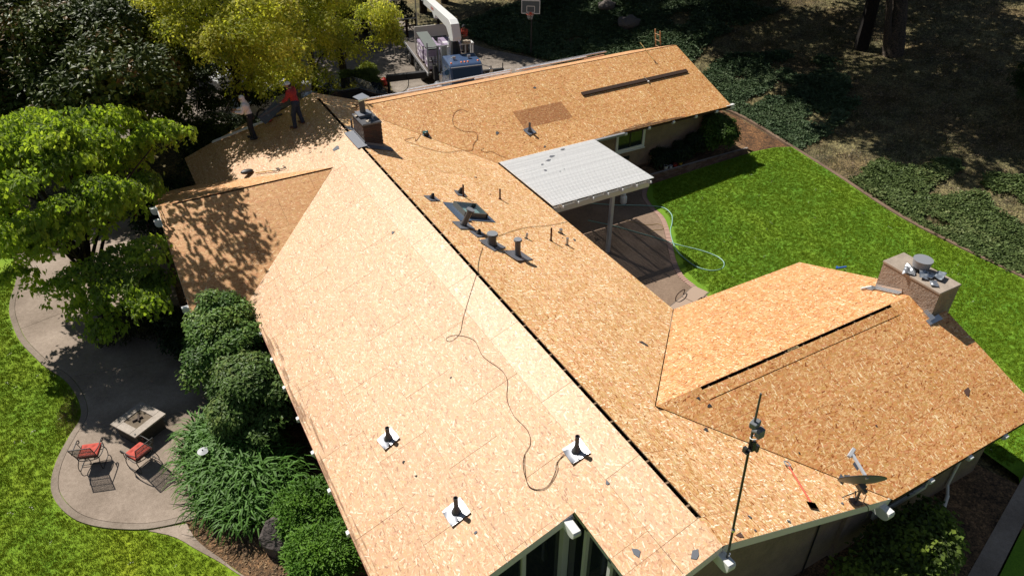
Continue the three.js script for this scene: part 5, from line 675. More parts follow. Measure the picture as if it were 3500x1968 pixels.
function inPoly(P, x, z) { let c = false; for (let i = 0, j = P.length - 1; i < P.length; j = i++) if ((P[i][1] > z) !== (P[j][1] > z) && x < (P[j][0] - P[i][0]) * (z - P[i][1]) / (P[j][1] - P[i][1]) + P[i][0]) c = !c; return c; }
function fill(P, n, seed, y, skip) { const r = RNG(seed), xs = P.map(p => p[0]), zs = P.map(p => p[1]), x0 = Math.min(...xs), x1 = Math.max(...xs), z0 = Math.min(...zs), z1 = Math.max(...zs), out = []; let k = 0; while (out.length < n && k++ < n * 8) { const x = x0 + (x1 - x0) * r(), z = z0 + (z1 - z0) * r(); if (inPoly(P, x, z) && !(skip && skip(x, z))) out.push([x, typeof y === 'function' ? y(x, z) : y, z]); } return out; }
function bladeClump(n, h, w, spread, seed) { const r = RNG(seed), pos = []; for (let i = 0; i < n; i++) { const x = (r() - .5) * spread, z = (r() - .5) * spread, a = r() * 6.283, l = h * (.6 + .8 * r()), t = .35 + .5 * r(), c = Math.cos(a), s = Math.sin(a); pos.push(x - w * s, 0, z + w * c, x + w * s, 0, z - w * c, x + c * l * t, l, z + s * l * t); } const g = new THREE.BufferGeometry(); g.setAttribute('position', new THREE.Float32BufferAttribute(pos, 3)); g.setAttribute('uv', new THREE.Float32BufferAttribute(new Float32Array(pos.length / 3 * 2), 2)); g.computeVertexNormals(); return g; }
const grassM = leafMat(.95, 0, .2), blade = bladeClump(12, .034, .006, .12, 600);
const wLawn = [[-16.5, -24], [-12.35, -24], ...westEdge.filter(p => p[1] > -24 && p[0] < -8.7).map(p => [p[0] - .04, p[1]]), [-9.45, -9.25], [-8.95, -8.78], [-8.55, -8.17], [-8.1, -7.48], [-7.8, -6.96], [-6.9, -5.6], [-14, -3], [-16.5, -8]];
scatter('lawn_grass', 'mown yellowish green grass of the west lawn', 'grass', blade, grassM, fill(wLawn, 44000, 601, .03), [[.165, .25, .012], [.195, .275, .013], [.235, .295, .015], [.28, .31, .022]], 602, .7, 1.3, .3, .4);
const eLawn = [[10.05, -9.58], [10.14, -11.22], [10.19, -11.94], [10.53, -12.74], [11.31, -14.13], [11.80, -14.92], [12.24, -15.82], [12.38, -16.62], [12.67, -17.42], [13.34, -18.29], [19.37, -18.18], [20.55, -17.95], [21.20, -17.60], [20.80, -14.60], [20.12, -10.50], [20.10, -8.00], [20.25, -5.30], [20.30, 0.00], [13.25, 0.01], [11.70, -0.32], [11.61, -8.80]];
scatter('lawn_grass', 'mown deep green grass of the east lawn', 'grass', blade, grassM, fill(eLawn, 64000, 603, x => eastY(x) + .03), [[.125, .205, .010], [.145, .235, .011], [.17, .265, .012], [.21, .29, .02]], 604, .7, 1.3, .3, .2);
const ivyG = leafClump(9, .085, .045, .17, -.1, 610, .35), ivyC = [[.04, .075, .03], [.065, .11, .045], [.10, .15, .065], [.15, .20, .10]];
const hy = o => (x, z) => hill(x, z) + o;
scatter('ivy', 'grey green ivy patch beside the garage path kerb', 'ivy', ivyG, LM.mid, fill([[21.6, -17.4], [22.1, -22], [21.4, -26], [26, -28], [31, -24], [27, -18.5], [23.6, -17.6]], 6500, 611, hy(.12), (x, z) => N3(x * .55, z * .55, 3) < -.45 + .06 * (x - 21.5) + .25 * N3(x * 2.1, z * 2.1, 4)), ivyC, 612, .9, 1.5, 1);
scatter('ivy', 'ivy strip growing along the kerb of the east lawn', 'ivy', ivyG, LM.mid, fill([[21.1, -13.8], [20.4, -10], [20.35, -7], [20.5, -3], [24.5, -3], [26.5, -8], [25.8, -12], [23.2, -14.4]], 6500, 613, hy(.12), (x, z) => N3(x * .6, z * .6, 5) < -.5 + .09 * (x - curbX(z)) + .25 * N3(x * 2.1, z * 2.1, 4)), [[.08, .12, .035], [.12, .17, .05], [.18, .22, .075]], 614, .8, 1.4, 1);
scatter('ivy', 'ivy bank on the slope behind the truck and hoop', 'ivy', ivyG, LM.mid, fill([[15.8, -39], [17.1, -35.6], [18.8, -32.4], [20.6, -27], [23, -28], [27, -30], [33, -30], [32, -38], [30, -42], [20, -44], [15, -44]], 21000, 615, hy(.13), (x, z) => N3(x * .4, z * .4, 8) < -.5 + .03 * (x - 19) + .25 * N3(x * 2.1, z * 2.1, 4)), ivyC, 616, 1, 1.7, 1);
const dryG = bladeClump(12, .11, .006, .3, 620);
scatter('dry_grass', 'thin dry grass and weeds across the shaded hillside', 'grass', dryG, grassM, fill([[21, -16], [22, -24], [20, -30], [16, -44], [30, -50], [60, -34], [48, -8], [26, -1], [21, -4]], 26000, 621, hy(.0), (x, z) => hill(x, z) <= 0.001), [[.10, .08, .035], [.16, .13, .06], [.07, .075, .025], [.05, .07, .02]], 622, .7, 1.6);
const litG = leafClump(7, .05, .018, .2, 0, 630, .1);
scatter('leaf_litter', 'fallen leaves and twigs scattered over the hillside', 'leaf litter', litG, LM.broad, fill([[20.6, -5], [21.2, -16], [22, -26], [18, -36], [16, -46], [32, -48], [55, -30], [40, -6]], 9000, 631, hy(.02)), [[.22, .15, .09], [.34, .25, .16], [.14, .09, .05], [.45, .37, .27]], 632, .8, 1.9);
scatter('dry_grass', 'dry tan grass along the worn bend of the patio edge', 'grass', dryG, grassM, fill([[-10.95, -15.9], [-10.65, -14.9], [-10.72, -14.3], [-11.0, -13.7], [-11.25, -14.2], [-11.1, -15.2]], 160, 645, .03), [[.40, .28, .15], [.30, .22, .10], [.2, .2, .06]], 646, .5, .9);
scatter('fallen_petals', 'white specks of petals scattered on both lawns', 'petals', leafClump(3, .035, .014, .06, 0, 650, .1), LM.broad, [...fill(wLawn, 110, 651, .07), ...fill(eLawn, 70, 652, x => eastY(x) + .07)], [[.7, .66, .55], [.6, .6, .5]], 653, .6, 1.2);
scatter('bark_mulch', 'dry leaves and bark chips on the bare bed beside the boulder', 'mulch', litG, LM.broad, fill([[-8.5, -9.0], [-8.3, -8.27], [-7.9, -7.5], [-7.3, -6.6], [-6.4, -5.4], [-5.4, -5], [-5.5, -7], [-7, -9]], 520, 640, .045), [[.28, .18, .09], [.40, .28, .16], [.14, .09, .05]], 641, .5, 1.1);
// ---------- crane truck ----------
{
  const t = thing('crane_truck', 'blue crane truck with a white boom and flat bed parked in the driveway', 'truck', [9.88, .02, -32.77], -.173);
  const blue = M(.055, .095, .19, .3, { clearcoat: .6, clearcoatRoughness: .1 }), deck = M(.46, .45, .47, .6, { map: T.concrete }), wht = M(.74, .74, .73, .4), blk = mat.black, gl = M(.02, .045, .085, .08);
  part('chassis', [bx(.22, .3, 11.2, -.42, .78, -.9), bx(.22, .3, 11.2, .42, .78, -.9), bx(1.9, .18, .5, 0, .6, 4.6)], mat.dark, t);
  part('flat_bed', boxUV(rb(2.46, .13, 6.75, .02, 0, 1.13, -3.35)), deck, t); part('bed_rail', [bx(.05, .16, 6.76, -1.245, 1.1, -3.35), bx(.05, .16, 6.76, 1.245, 1.1, -3.35), bx(2.46, .16, .05, 0, 1.1, -6.74)], M(.5, .5, .52, .4, { metalness: .5 }), t);
  const wheel = (x, z, r = .5) => { const w = new THREE.Group(); w.name = 'wheel'; w.position.set(x, r, z); t.add(w); const pr = [[.28, -.14], [r - .06, -.15], [r - .01, -.11], [r, -.05], [r, .05], [r - .01, .11], [r - .06, .15], [.28, .14]].map(a => new THREE.Vector2(...a)); part('tyre', new THREE.LatheGeometry(pr, 32).rotateZ(Math.PI / 2), mat.rubber, w); part('rim', [cy(.29, .29, .2, 24, 0, 0, 0, 0, 0, Math.PI / 2), ...Array.from({ length: 8 }, (_, i) => cy(.03, .03, .05, 8, x < 0 ? -.12 : .12, .17 * Math.cos(i * .785), .17 * Math.sin(i * .785), 0, 0, Math.PI / 2)), cy(.1, .1, .1, 14, x < 0 ? -.11 : .11, 0, 0, 0, 0, Math.PI / 2)], M(.55, .55, .56, .25, { metalness: .9 }), w); };
  for (const z of [-5.35, -3.5, -2.3]) for (const x of [-1.05, 1.05]) wheel(x, z); for (const x of [-1.0, 1.0]) wheel(x, 3.9);
  // headboard
  part('headboard', [bx(.07, 1.75, .07, -1.2, 2.0, 0), bx(.07, 1.45, .07, -.42, 1.9, 0), bx(.07, 1.45, .07, -.1, 1.9, 0), bx(.06, 1.4, .06, .3, 1.88, 0), bx(1.7, .06, .07, -.4, 2.62, 0), bx(1.7, .05, .06, -.4, 1.85, 0)], M(.45, .46, .46, .35, { metalness: .6 }), t); part('headboard_plate', bx(.85, .62, .03, .0, 2.28, -.02), M(.33, .34, .33, .5, { metalness: .4 }), t);
  part('side_rack', [bx(1.05, .06, .06, .95, 2.62, .05), bx(.1, .06, .5, 1.42, 2.62, -.15), bx(.06, .8, .06, 1.42, 2.22, .05), bx(.06, .8, .06, .98, 2.22, .05), bx(.06, .8, .06, .62, 2.22, .05), bx(.06, .8, .06, 1.42, 2.22, -.4), bx(1.0, .05, .05, .95, 1.85, .05)], wht, t);
  part('sling_roll', [cy(.1, .1, .28, 14, .98, 2.73, .02, 0, .3, Math.PI / 2), cy(.1, .1, .22, 14, 1.16, 2.72, .05, 0, .2, Math.PI / 2)], M(.5, .42, .32, .9), t);
  // cab
  const cab0 = t.children.length;
  const cabS = new THREE.Shape(); cabS.moveTo(1.2, 1.05); cabS.lineTo(1.2, 2.55); cabS.quadraticCurveTo(1.2, 2.72, 1.4, 2.74); cabS.lineTo(2.55, 2.68); cabS.quadraticCurveTo(2.72, 2.66, 2.78, 2.5); cabS.lineTo(3.05, 1.85); cabS.lineTo(3.05, 1.05); cabS.lineTo(1.2, 1.05);
  const cg = new THREE.ExtrudeGeometry(cabS, { depth: 1.86, bevelEnabled: true, bevelSize: .06, bevelThickness: .07, bevelSegments: 3 }); cg.translate(0, 0, -.93); cg.rotateY(-Math.PI / 2); part('cab', cg, blue, t);
  part('windscreen', pl(rb(1.72, .78, .02, .008, 0, 0, 0), 0, 2.18, 3.0, -.38, 0, 0), gl, t); part('visor_strip', pl(bx(1.9, .03, .05, 0, 0, 0), 0, 2.62, 2.83), M(.5, .52, .54, .3, { metalness: .6 }), t);
  for (const s of [-1, 1]) { const dr = part('door', rb(.03, 1.3, 1.15, .01, s * 1.0, 1.75, 2.15), blue, t); part('handle', bx(.03, .03, .14, s * 1.03, 1.75, 1.75), mat.chrome, dr); part('side_window', rb(.02, .5, .85, .008, s * 1.018, 2.2, 2.2), gl, t); }
  const hs = new THREE.Shape(); hs.moveTo(3.0, 1.0); hs.lineTo(3.0, 1.84); hs.lineTo(4.6, 1.66); hs.quadraticCurveTo(4.95, 1.62, 4.97, 1.4); hs.lineTo(4.97, .85); hs.lineTo(3.0, .85); const hg = new THREE.ExtrudeGeometry(hs, { depth: 1.3, bevelEnabled: true, bevelSize: .07, bevelThickness: .1, bevelSegments: 3 }); hg.translate(0, 0, -.65); hg.rotateY(-Math.PI / 2); part('hood', hg, blue, t);
  part('grille', bx(.9, .6, .03, 0, 1.2, 5.06), mat.chrome, t); part('bumper', rb(2.3, .3, .2, .05, 0, .62, 5.1), mat.chrome, t); for (const s of [-1, 1]) { part('fender', rb(.45, .45, 1.3, .12, s * .98, 1.05, 3.9), blue, t); part('headlight', rb(.26, .2, .05, .02, s * .85, 1.15, 5.02), M(.7, .7, .7, .1), t); }
  const am = M(.75, .16, .02, .35); for (const x of [-.82, -.2, 0, .2, .82]) part('marker_light', sp(.055, x, 2.755, 2.5, 1, .8, 1.5), am, t);
  for (const x of [-.5, .42]) part('work_light', [rb(.2, .13, .1, .02, x, 2.88, 2.05), rod([x, 2.74, 2.0], [x, 2.86, 2.04], .02), beam([x, 2.8, 2.0], [x - .1, 2.76, 1.5], .06, .03)], M(.4, .41, .42, .3, { metalness: .5 }), t);
  for (const s of [-1, 1]) part('mirror', [rod([s * 1.0, 2.55, 2.6], [s * 1.5, 2.42, 2.75], .018), rod([s * 1.0, 1.75, 2.8], [s * 1.5, 1.8, 2.75], .018), rod([s * 1.0, 2.3, 2.75], [s * 1.5, 1.8, 2.75], .014), rod([s * 1.5, 1.75, 2.75], [s * 1.5, 2.48, 2.75], .018), rb(.22, .45, .08, .03, s * 1.55, 2.12, 2.75)], M(.55, .56, .57, .22, { metalness: .85 }), t);
  part('exhaust_stack', [cy(.075, .075, 1.4, 16, -.78, 2.2, .75), cy(.085, .085, .5, 16, -.78, 1.9, .75)], M(.3, .31, .33, .3, { metalness: .8 }), t); part('fuel_tank', cy(.3, .3, 1.1, 20, -.95, .78, 1.6, Math.PI / 2, 0, 0), M(.5, .5, .52, .25, { metalness: .8 }), t);
  part('hose_bundle', [tube([[-1.1, 2.2, .4], [-1.0, 1.6, .5], [-1.1, 1.2, .3], [-.8, 1.0, .5]], .03, 20), tube([[-.9, 2.3, .5], [-.95, 1.5, .6], [-.9, 1.1, .6]], .025, 20), bx(.3, .8, .35, -.9, 1.4, .55)], mat.dark, t);
  // crane
  for (let i = cab0; i < t.children.length; i++) { const m = t.children[i]; if (['exhaust_stack', 'fuel_tank', 'hose_bundle'].includes(m.name)) continue; m.position.z += .8; m.scale.x = .88; }
  const crane0 = t.children.length;
  part('crane_post', [cy(.3, .36, 1.1, 18, .12, 1.6, .55), rb(.6, .5, .6, .06, .12, 1.4, .55)], mat.black, t);
  part('crane_arm', [beam([.14, 1.9, .6], [.1, 3.75, .75], .36, .34, V3(1, 0, 0)), tube([[.14, 1.9, .8], [.3, 2.5, .98], [.2, 3.2, 1.0]], .06, 20)], mat.black, t); part('crane_ram', [rod([-.17, 2.0, .6], [-.17, 3.4, .8], .06), rod([-.28, 1.4, .6], [-.28, 2.9, .7], .045)], wht, t);
  const bs = new THREE.Shape(); bs.moveTo(1.55, 3.42); bs.lineTo(1.62, 3.6); bs.lineTo(1.3, 4.22); bs.lineTo(.9, 4.36); bs.lineTo(-5.0, 4.12); bs.lineTo(-5.0, 3.72); bs.lineTo(-2.8, 3.8); bs.lineTo(-2.4, 3.55); bs.lineTo(-2.0, 3.85); bs.lineTo(.3, 3.82); bs.lineTo(1.0, 3.3); bs.lineTo(1.55, 3.42);
  const bg = new THREE.ExtrudeGeometry(bs, { depth: .42, bevelEnabled: true, bevelSize: .015, bevelThickness: .02, bevelSegments: 1 }); bg.translate(0, 0, -.21); bg.rotateY(-Math.PI / 2); bg.translate(.02, 0, 0); const boom = part('boom', bg, wht, t);
  part('boom_collar', [bx(.5, .5, .12, .02, 3.93, -5.02)], mat.black, boom); part('logo_mark', [bx(.006, .14, .26, -.216, 4.02, -2.6), cy(.09, .09, .006, 18, -.217, 4.0, -2.95, 0, 0, Math.PI / 2)], M(.55, .10, .06, .5), boom); part('inner_boom', [beam([.02, 3.93, -5.0], [.02, 3.68, -10.5], .32, .34), beam([.02, 3.66, -6.5], [.02, 3.5, -9.5], .1, .1)], wht, boom);
  for (let i = crane0; i < t.children.length; i++) t.children[i].position.z += .3;
  // outriggers
  part('outrigger', [rb(2.6, .34, .26, .02, -2.25, .98, -.45), bx(2.5, .04, .3, -2.25, 1.15, -.45), rb(.2, .3, .22, .02, -3.45, .95, -.45), cy(.075, .075, 1.0, 14, -3.45, .5, -.45), cy(.18, .2, .05, 18, -3.45, .03, -.45)], mat.black, t); part('hydraulic_hose', tube([[-2.4, 1.2, -.3], [-2.35, .8, -.2], [-2.5, .4, -.1], [-3.1, .18, -.2], [-3.42, .3, -.35]], .022, 30), mat.black, t);
  part('outrigger', [rb(1.9, .2, .2, .02, 2.2, 1.0, .3), cy(.06, .06, .9, 12, 3.1, .5, .3), rod([3.1, .95, .3], [3.1, 1.4, .3], .03), rod([2.4, 1.05, .3], [2.4, 1.3, .3], .03), cy(.16, .18, .05, 16, 3.1, .03, .3)], mat.black, t);
  // load
  const lil = [M(.56, .50, .58, .8), M(.62, .58, .63, .8), M(.30, .24, .34, .8), M(.68, .65, .66, .8)];
  const pallet = (label, x0, z0, nx, nz, layers, seed) => {
    const p = thing('shingle_pallet', label, 'shingle bundles', [0, 0, 0], 0); p.position.copy(t.position); p.rotation.copy(t.rotation); const r = RNG(seed), g = new THREE.BoxGeometry(.96, .082, .325);
    part('pallet_base', bx(nx * .98 + .04, .1, nz * .34, x0 + nx * .49, 1.25, z0 - nz * .17), mat.oldWood, p);
    for (let k = 0; k < layers; k++) for (let i = 0; i < nx; i++) for (let j = 0; j < nz; j++) { if (k < layers - 1 && i > 0 && i < nx - 1 && j > 0 && j < nz - 1) continue; if (k === layers - 1 && r() < .35) continue; const b = part('shingle_bundle', g, lil[(k + (r() < .3 ? 1 : 0)) % 2 ? 2 : Math.floor(r() * 4)], p); b.position.set(x0 + .49 + i * .98 + (r() - .5) * .03, 1.345 + k * .09, z0 - .17 - j * .34 + (r() - .5) * .03); }
  };
  pallet('stack of lilac wrapped shingle bundles at the front of the truck bed', -1.12, -.25, 1, 3, 12, 700); pallet('stack of lilac wrapped shingle bundles in the middle of the truck bed', -1.12, -1.7, 1, 4, 11, 701); pallet('white wrapped shingle bundles on the right of the truck bed', .1, -1.2, 1, 5, 11, 702);
  const bdg = beam([-.85, 2.46, -.2], [-.72, 2.50, -3.3], .66, .03); const bd = solo('cover_sheet', bdg, M(.14, .16, .15, .5), 'grey green sheet lying on top of the shingle stacks', 'sheet'); bd.position.copy(t.position); bd.rotation.copy(t.rotation);
  const gt = solo('load_gate', [bx(2.0, .07, .06, -.1, 2.72, -3.6), bx(.07, 1.5, .06, -1.08, 1.95, -3.6), bx(.07, 1.5, .06, .88, 1.95, -3.6), bx(1.95, .62, .03, -.1, 2.4, -3.6)], M(.55, .53, .48, .6), 'pale load gate panel standing behind the shingle stacks', 'gate panel'); gt.position.copy(t.position); gt.rotation.copy(t.rotation);
  const wr = solo('plastic_wrap', (() => { const g = new THREE.SphereGeometry(.42, 20, 14), p = g.attributes.position; for (let i = 0; i < p.count; i++) { const k = 1 + .35 * N3(p.getX(i) * 5, p.getY(i) * 5, p.getZ(i) * 5); p.setXYZ(i, p.getX(i) * k * .8, p.getY(i) * k * 1.1, p.getZ(i) * k); } g.computeVertexNormals(); g.translate(.55, 2.2, -.95); return g; })(), M(.62, .64, .68, .3, { transmission: .3, thickness: 0 }), 'crumpled clear plastic wrap next to the crane post', 'plastic wrap'); wr.position.copy(t.position); wr.rotation.copy(t.rotation);
}
// ---------- parked cars under the golden trees ----------
function car(label, pos, ry, paint, h = 1.45) {
  const t = thing('parked_car', label, 'car', pos, ry); const k = h / 1.45;
  const prof = [[-2.2, .35], [-2.25, .7], [-2.1, .92], [-1.25, 1.0], [-.55, 1.42], [.75, 1.45], [1.6, 1.05], [2.15, .95], [2.25, .7], [2.2, .35]], s = new THREE.Shape(prof.map(p => new THREE.Vector2(p[0], p[1] * k)));
  const g = new THREE.ExtrudeGeometry(s, { depth: 1.56, bevelEnabled: true, bevelSize: .08, bevelThickness: .11, bevelSegments: 4 }); g.translate(0, -.08, -.78); part('body', g, paint, t);
  const gl = M(.02, .025, .03, .05); const wq = (x0, y0, x1, y1, w) => { const a = Math.atan2(y1 - y0, x1 - x0), L = Math.hypot(x1 - x0, y1 - y0); return pl(rb(L * .86, .02, w, .008, 0, 0, 0), (x0 + x1) / 2 - Math.sin(a) * .075, (y0 + y1) / 2 - .08 + Math.cos(a) * .075, 0, 0, 0, a); };
  part('windscreen', wq(-1.2, 1.02 * k, -.55, 1.42 * k, 1.4), gl, t); part('rear_window', wq(.78, 1.45 * k, 1.55, 1.07 * k, 1.4), gl, t); for (const q of [-1, 1]) part('side_window', gable([[-1.05, .97 * k], [-.5, 1.33 * k], [.7, 1.35 * k], [1.35, 1.0 * k]], .02).translate(0, -.06, q > 0 ? .892 : -.912), gl, t);
  for (const x of [-1.35, 1.35]) for (const z of [-.78, .78]) { const w = new THREE.Group(); w.name = 'wheel'; w.position.set(x, .33, z); t.add(w); part('tyre', cy(.33, .33, .22, 26, 0, 0, 0, Math.PI / 2, 0, 0), mat.rubber, w); part('rim', cy(.21, .21, .235, 20, 0, 0, 0, Math.PI / 2, 0, 0), mat.galv, w); }
  for (const z of [-.6, .6]) { part('headlight', rb(.06, .14, .3, .02, -2.3, .66 * k, z), M(.7, .7, .7, .1), t); part('tail_light', rb(.05, .14, .28, .02, 2.3, .7 * k, z), M(.4, .02, .02, .3), t); } for (const q of [-1, 1]) part('wing_mirror', rb(.12, .12, .16, .03, -.85, .98 * k, q * .98), paint, t);
}
car('silver car half hidden under the golden trees behind the roofers', [.3, .02, -35.0], .35, M(.55, .56, .58, .28, { metalness: .4, clearcoat: .6 }), 1.6);
car('dark car whose roof shows just behind the far roof peak', [3.7, .02, -33.1], -.15, M(.02, .025, .035, .12, { clearcoat: 1 }));
car('white vehicle at the back of the drive behind the golden trees', [.2, .02, -39.6], .2, M(.7, .7, .7, .3, { clearcoat: .6 }), 1.7);
// posts and a rail fence behind the truck
{ const t = thing('rail_fence', 'weathered post fence in the dark behind the truck', 'fence'); for (const [x, z] of [[11.3, -42.6], [12.4, -43.6], [9.7, -43.2], [13.8, -43]]) part('post', rb(.14, 1.5, .14, .02, x, .72, z), mat.oldWood, t); part('rail', [beam([9.7, 1.2, -43.2], [12.4, 1.2, -43.6], .05, .1), beam([9.7, .7, -43.2], [12.4, .7, -43.6], .05, .1)], mat.oldWood, t); }
{ const t = thing('frame_post', 'tall white tubular frame standing behind the truck bed', 'frame', [10.15, 0, -40.2], -.17); part('upright', [rod([-.7, 0, 0], [-.7, 3.4, 0], .04), rod([.9, 0, 0], [.9, 3.4, 0], .04)], M(.5, .47, .4, .5), t); part('crossbar', [rod([-.7, 3.4, 0], [.9, 3.4, 0], .04), rod([-.7, 2.2, 0], [.9, 2.2, 0], .03)], M(.5, .47, .4, .5), t); }
// ---------- people ----------
function capD(p, c) { const [a, b, ra, rb_] = c, dx = b[0] - a[0], dy = b[1] - a[1], dz = b[2] - a[2], px = p[0] - a[0], py = p[1] - a[1], pz = p[2] - a[2]; const t = Math.max(0, Math.min(1, (px * dx + py * dy + pz * dz) / (dx * dx + dy * dy + dz * dz + 1e-9))); return Math.hypot(px - dx * t, py - dy * t, pz - dz * t) - (ra + (rb_ - ra) * t); }
function smin(a, b, k) { const h = Math.max(0, k - Math.abs(a - b)) / k; return Math.min(a, b) - h * h * k * .25; }
function field(caps, k) { return p => { let d = 1e3; for (const c of caps) d = smin(d, capD(p, c), c[4] ?? k); return d; }; }
function march(f, lo, hi, res) {
  const mc = new MarchingCubes(res, mat.white, false, false, 90000); mc.isolation = 0; const half = Math.max(hi[0] - lo[0], hi[1] - lo[1], hi[2] - lo[2]) / 2 * 1.06, c = [(lo[0] + hi[0]) / 2, (lo[1] + hi[1]) / 2, (lo[2] + hi[2]) / 2], h = res / 2;
  for (let z = 0; z < res; z++) for (let y = 0; y < res; y++) for (let x = 0; x < res; x++) mc.field[x + y * res + z * res * res] = -f([c[0] + (x - h) / h * half, c[1] + (y - h) / h * half, c[2] + (z - h) / h * half]);
  mc.update(); const n = mc.count, pos = new Float32Array(n * 3); for (let i = 0; i < n; i++) for (let k = 0; k < 3; k++) pos[3 * i + k] = c[k] + mc.positionArray[3 * i + k] * half;
  let g = new THREE.BufferGeometry(); g.setAttribute('position', new THREE.BufferAttribute(pos, 3)); g = mergeVertices(g, 1e-4); g.computeVertexNormals(); g = g.toNonIndexed(); g.setAttribute('uv', new THREE.BufferAttribute(new Float32Array(g.attributes.position.count * 2), 2)); return g;
}
function bounds(caps, m = .04) { const lo = [1e9, 1e9, 1e9], hi = [-1e9, -1e9, -1e9]; for (const c of caps) for (let e = 0; e < 2; e++) for (let k = 0; k < 3; k++) { lo[k] = Math.min(lo[k], c[e][k] - c[2 + e] - m); hi[k] = Math.max(hi[k], c[e][k] + c[2 + e] + m); } return [lo, hi]; }
// o: lean (rad, forward), side (rad), headTurn, arms: [[elbow], [hand]] x 2 relative to shoulders, feet offsets, ground(x, z) in the person's own frame
function person(label, pos, ry, o) {
  const t = thing('person', label, 'person', pos, ry);
  const rot = (p, c) => { const y = p[1] - c[1], z = p[2] - c[2], x = p[0] - c[0], cl = Math.cos(o.lean), sl = Math.sin(o.lean); let Y = y * cl - z * sl, Z = y * sl + z * cl, X = x; const cs = Math.cos(o.side || 0), ss = Math.sin(o.side || 0); const X2 = X * cs - Y * ss, Y2 = X * ss + Y * cs; return [c[0] + X2, c[1] + Y2, c[2] + Z]; };
  const hipY = .93 + (o.drop || 0), piv = [0, hipY, o.hipZ || 0], up = p => rot([p[0], p[1] + (o.drop || 0), p[2] + (o.hipZ || 0)], piv);
  const fs = o.feet.map(f => [f[0], o.ground(f[0], f[1]) + .07, f[1]]), kn = fs.map((f, i) => { const hx = i ? .095 : -.095; return [(f[0] + hx) / 2 * 1.02, (f[1] + hipY) / 2 + .02, (f[2] + (o.hipZ || 0)) / 2 + (o.knee || .05)]; });
  const hips = [[-.095, hipY - .02, o.hipZ || 0], [.095, hipY - .02, o.hipZ || 0]], sh = [up([-.185, 1.43, 0]), up([.185, 1.43, 0])], el = o.arms.map((a, i) => sh[i].map((v, k) => v + a[0][k])), ha = o.arms.map((a, i) => el[i].map((v, k) => v + a[1][k]));
  const nk = up([0, 1.49, 0]), hd = up([0, 1.64, .02]), tor = [[up([0, .97, 0]), up([0, 1.12, 0]), .135, .125], [up([-.05, .95, 0]), up([.05, .95, 0]), .13, .13], [up([0, 1.12, 0]), up([0, 1.33, .01]), .125, .15], [up([-.1, 1.34, 0]), up([.1, 1.34, 0]), .13, .13], [sh[0], sh[1], .075, .075]];
  const arm = i => [[sh[i], el[i], .062, .046], [el[i], ha[i], .044, .03]], leg = i => [[hips[i], kn[i], .095, .065], [kn[i], fs[i], .062, .045], [fs[i], [fs[i][0] * 1.15, fs[i][1] - .03, fs[i][2] + .16], .045, .035]];
  const body = [...tor, [nk, up([0, 1.56, .01]), .06, .056], ...arm(0), ...arm(1), ...leg(0), ...leg(1)];
  const list = []; { const [lo, hi] = bounds(body); list.push(march(field(body, .05), lo, hi, 110)); }
  // head with face
  const ht = o.headTurn || 0, hx = (x, y, z) => { const X = x * Math.cos(ht) + z * Math.sin(ht), Z = -x * Math.sin(ht) + z * Math.cos(ht); return up([X, 1.64 + y, .02 + Z]); };
  const head = [[hx(0, .03, -.01), hx(0, .02, .02), .092, .088], [hx(0, -.05, .04), hx(0, -.07, .05), .06, .045], [hx(0, .01, .1), hx(0, -.025, .115), .012, .017, .02], [hx(-.092, -.01, 0), hx(-.095, .02, -.01), .014, .018, .02], [hx(.092, -.01, 0), hx(.095, .02, -.01), .014, .018, .02], [hx(-.03, -.065, .085), hx(.03, -.065, .085), .012, .012, .02], [nk, hx(0, -.06, 0), .058, .055]];
  { const [lo, hi] = bounds(head, .02); list.push(march(field(head, .04), lo, hi, 72)); }
  for (let i = 0; i < 2; i++) { // hands
    const d = V3(ha[i][0] - el[i][0], ha[i][1] - el[i][1], ha[i][2] - el[i][2]).normalize(), s = new THREE.Vector3().crossVectors(d, V3(i ? -.3 : .3, .2, 1)).normalize(), n = new THREE.Vector3().crossVectors(s, d), H = V3(...ha[i]), q = (a, b, c) => H.clone().addScaledVector(d, a).addScaledVector(s, b).addScaledVector(n, c).toArray();
    const hc = [[q(-.01, 0, 0), q(.03, 0, 0), .03, .026], [q(.03, -.025, 0), q(.085, -.028, 0), .02, .018], [q(.03, .025, 0), q(.085, .028, 0), .02, .018]]; const L = [.07, .08, .075, .06]; for (let k = 0; k < 4; k++) { const y = -.034 + k * .0227; hc.push([q(.085, y, 0), q(.085 + L[k] * .55, y * 1.1, .012), .0098, .009, .006], [q(.085 + L[k] * .55, y * 1.1, .012), q(.085 + L[k] * .9, y * 1.12, .04), .009, .008, .006]); } const sg = i ? 1 : -1; hc.push([q(.02, sg * .03, .005), q(.055, sg * .055, .02), .014, .011, .01], [q(.055, sg * .055, .02), q(.085, sg * .052, .035), .011, .009, .006]);
    const [lo, hi] = bounds(hc, .01); list.push(march(field(hc, .015), lo, hi, 64));
  }
  const skin = M(.36, .19, .12, .6); const bodyMesh = part('body', list, skin, t); bodyMesh.userData.label = 'bare face and hands';
  const fat = (caps, e) => caps.map(c => [c[0], c[1], c[2] + e, c[3] + e, c[4]]);
  const cloth = (name, caps, e, m, res, k = .05) => { const q = fat(caps, e), [lo, hi] = bounds(q); const f = field(q, k); part(name, march(p => f(p) + .006 * N3(p[0] * 14, p[1] * 14, p[2] * 14), lo, hi, res), m, t); };
  const fore = i => [el[i], ha[i].map((v, k) => el[i][k] + (v - el[i][k]) * (o.sleeve ?? .85)), .05, .04];
  cloth('shirt', [...tor.slice(0, 1).map(c => [up([0, .99, 0]), c[1], c[2] + .004, c[3]]), ...tor.slice(2), [sh[0], el[0], .064, .05], [sh[1], el[1], .064, .05], fore(0), fore(1)], .016, o.shirt, 90);
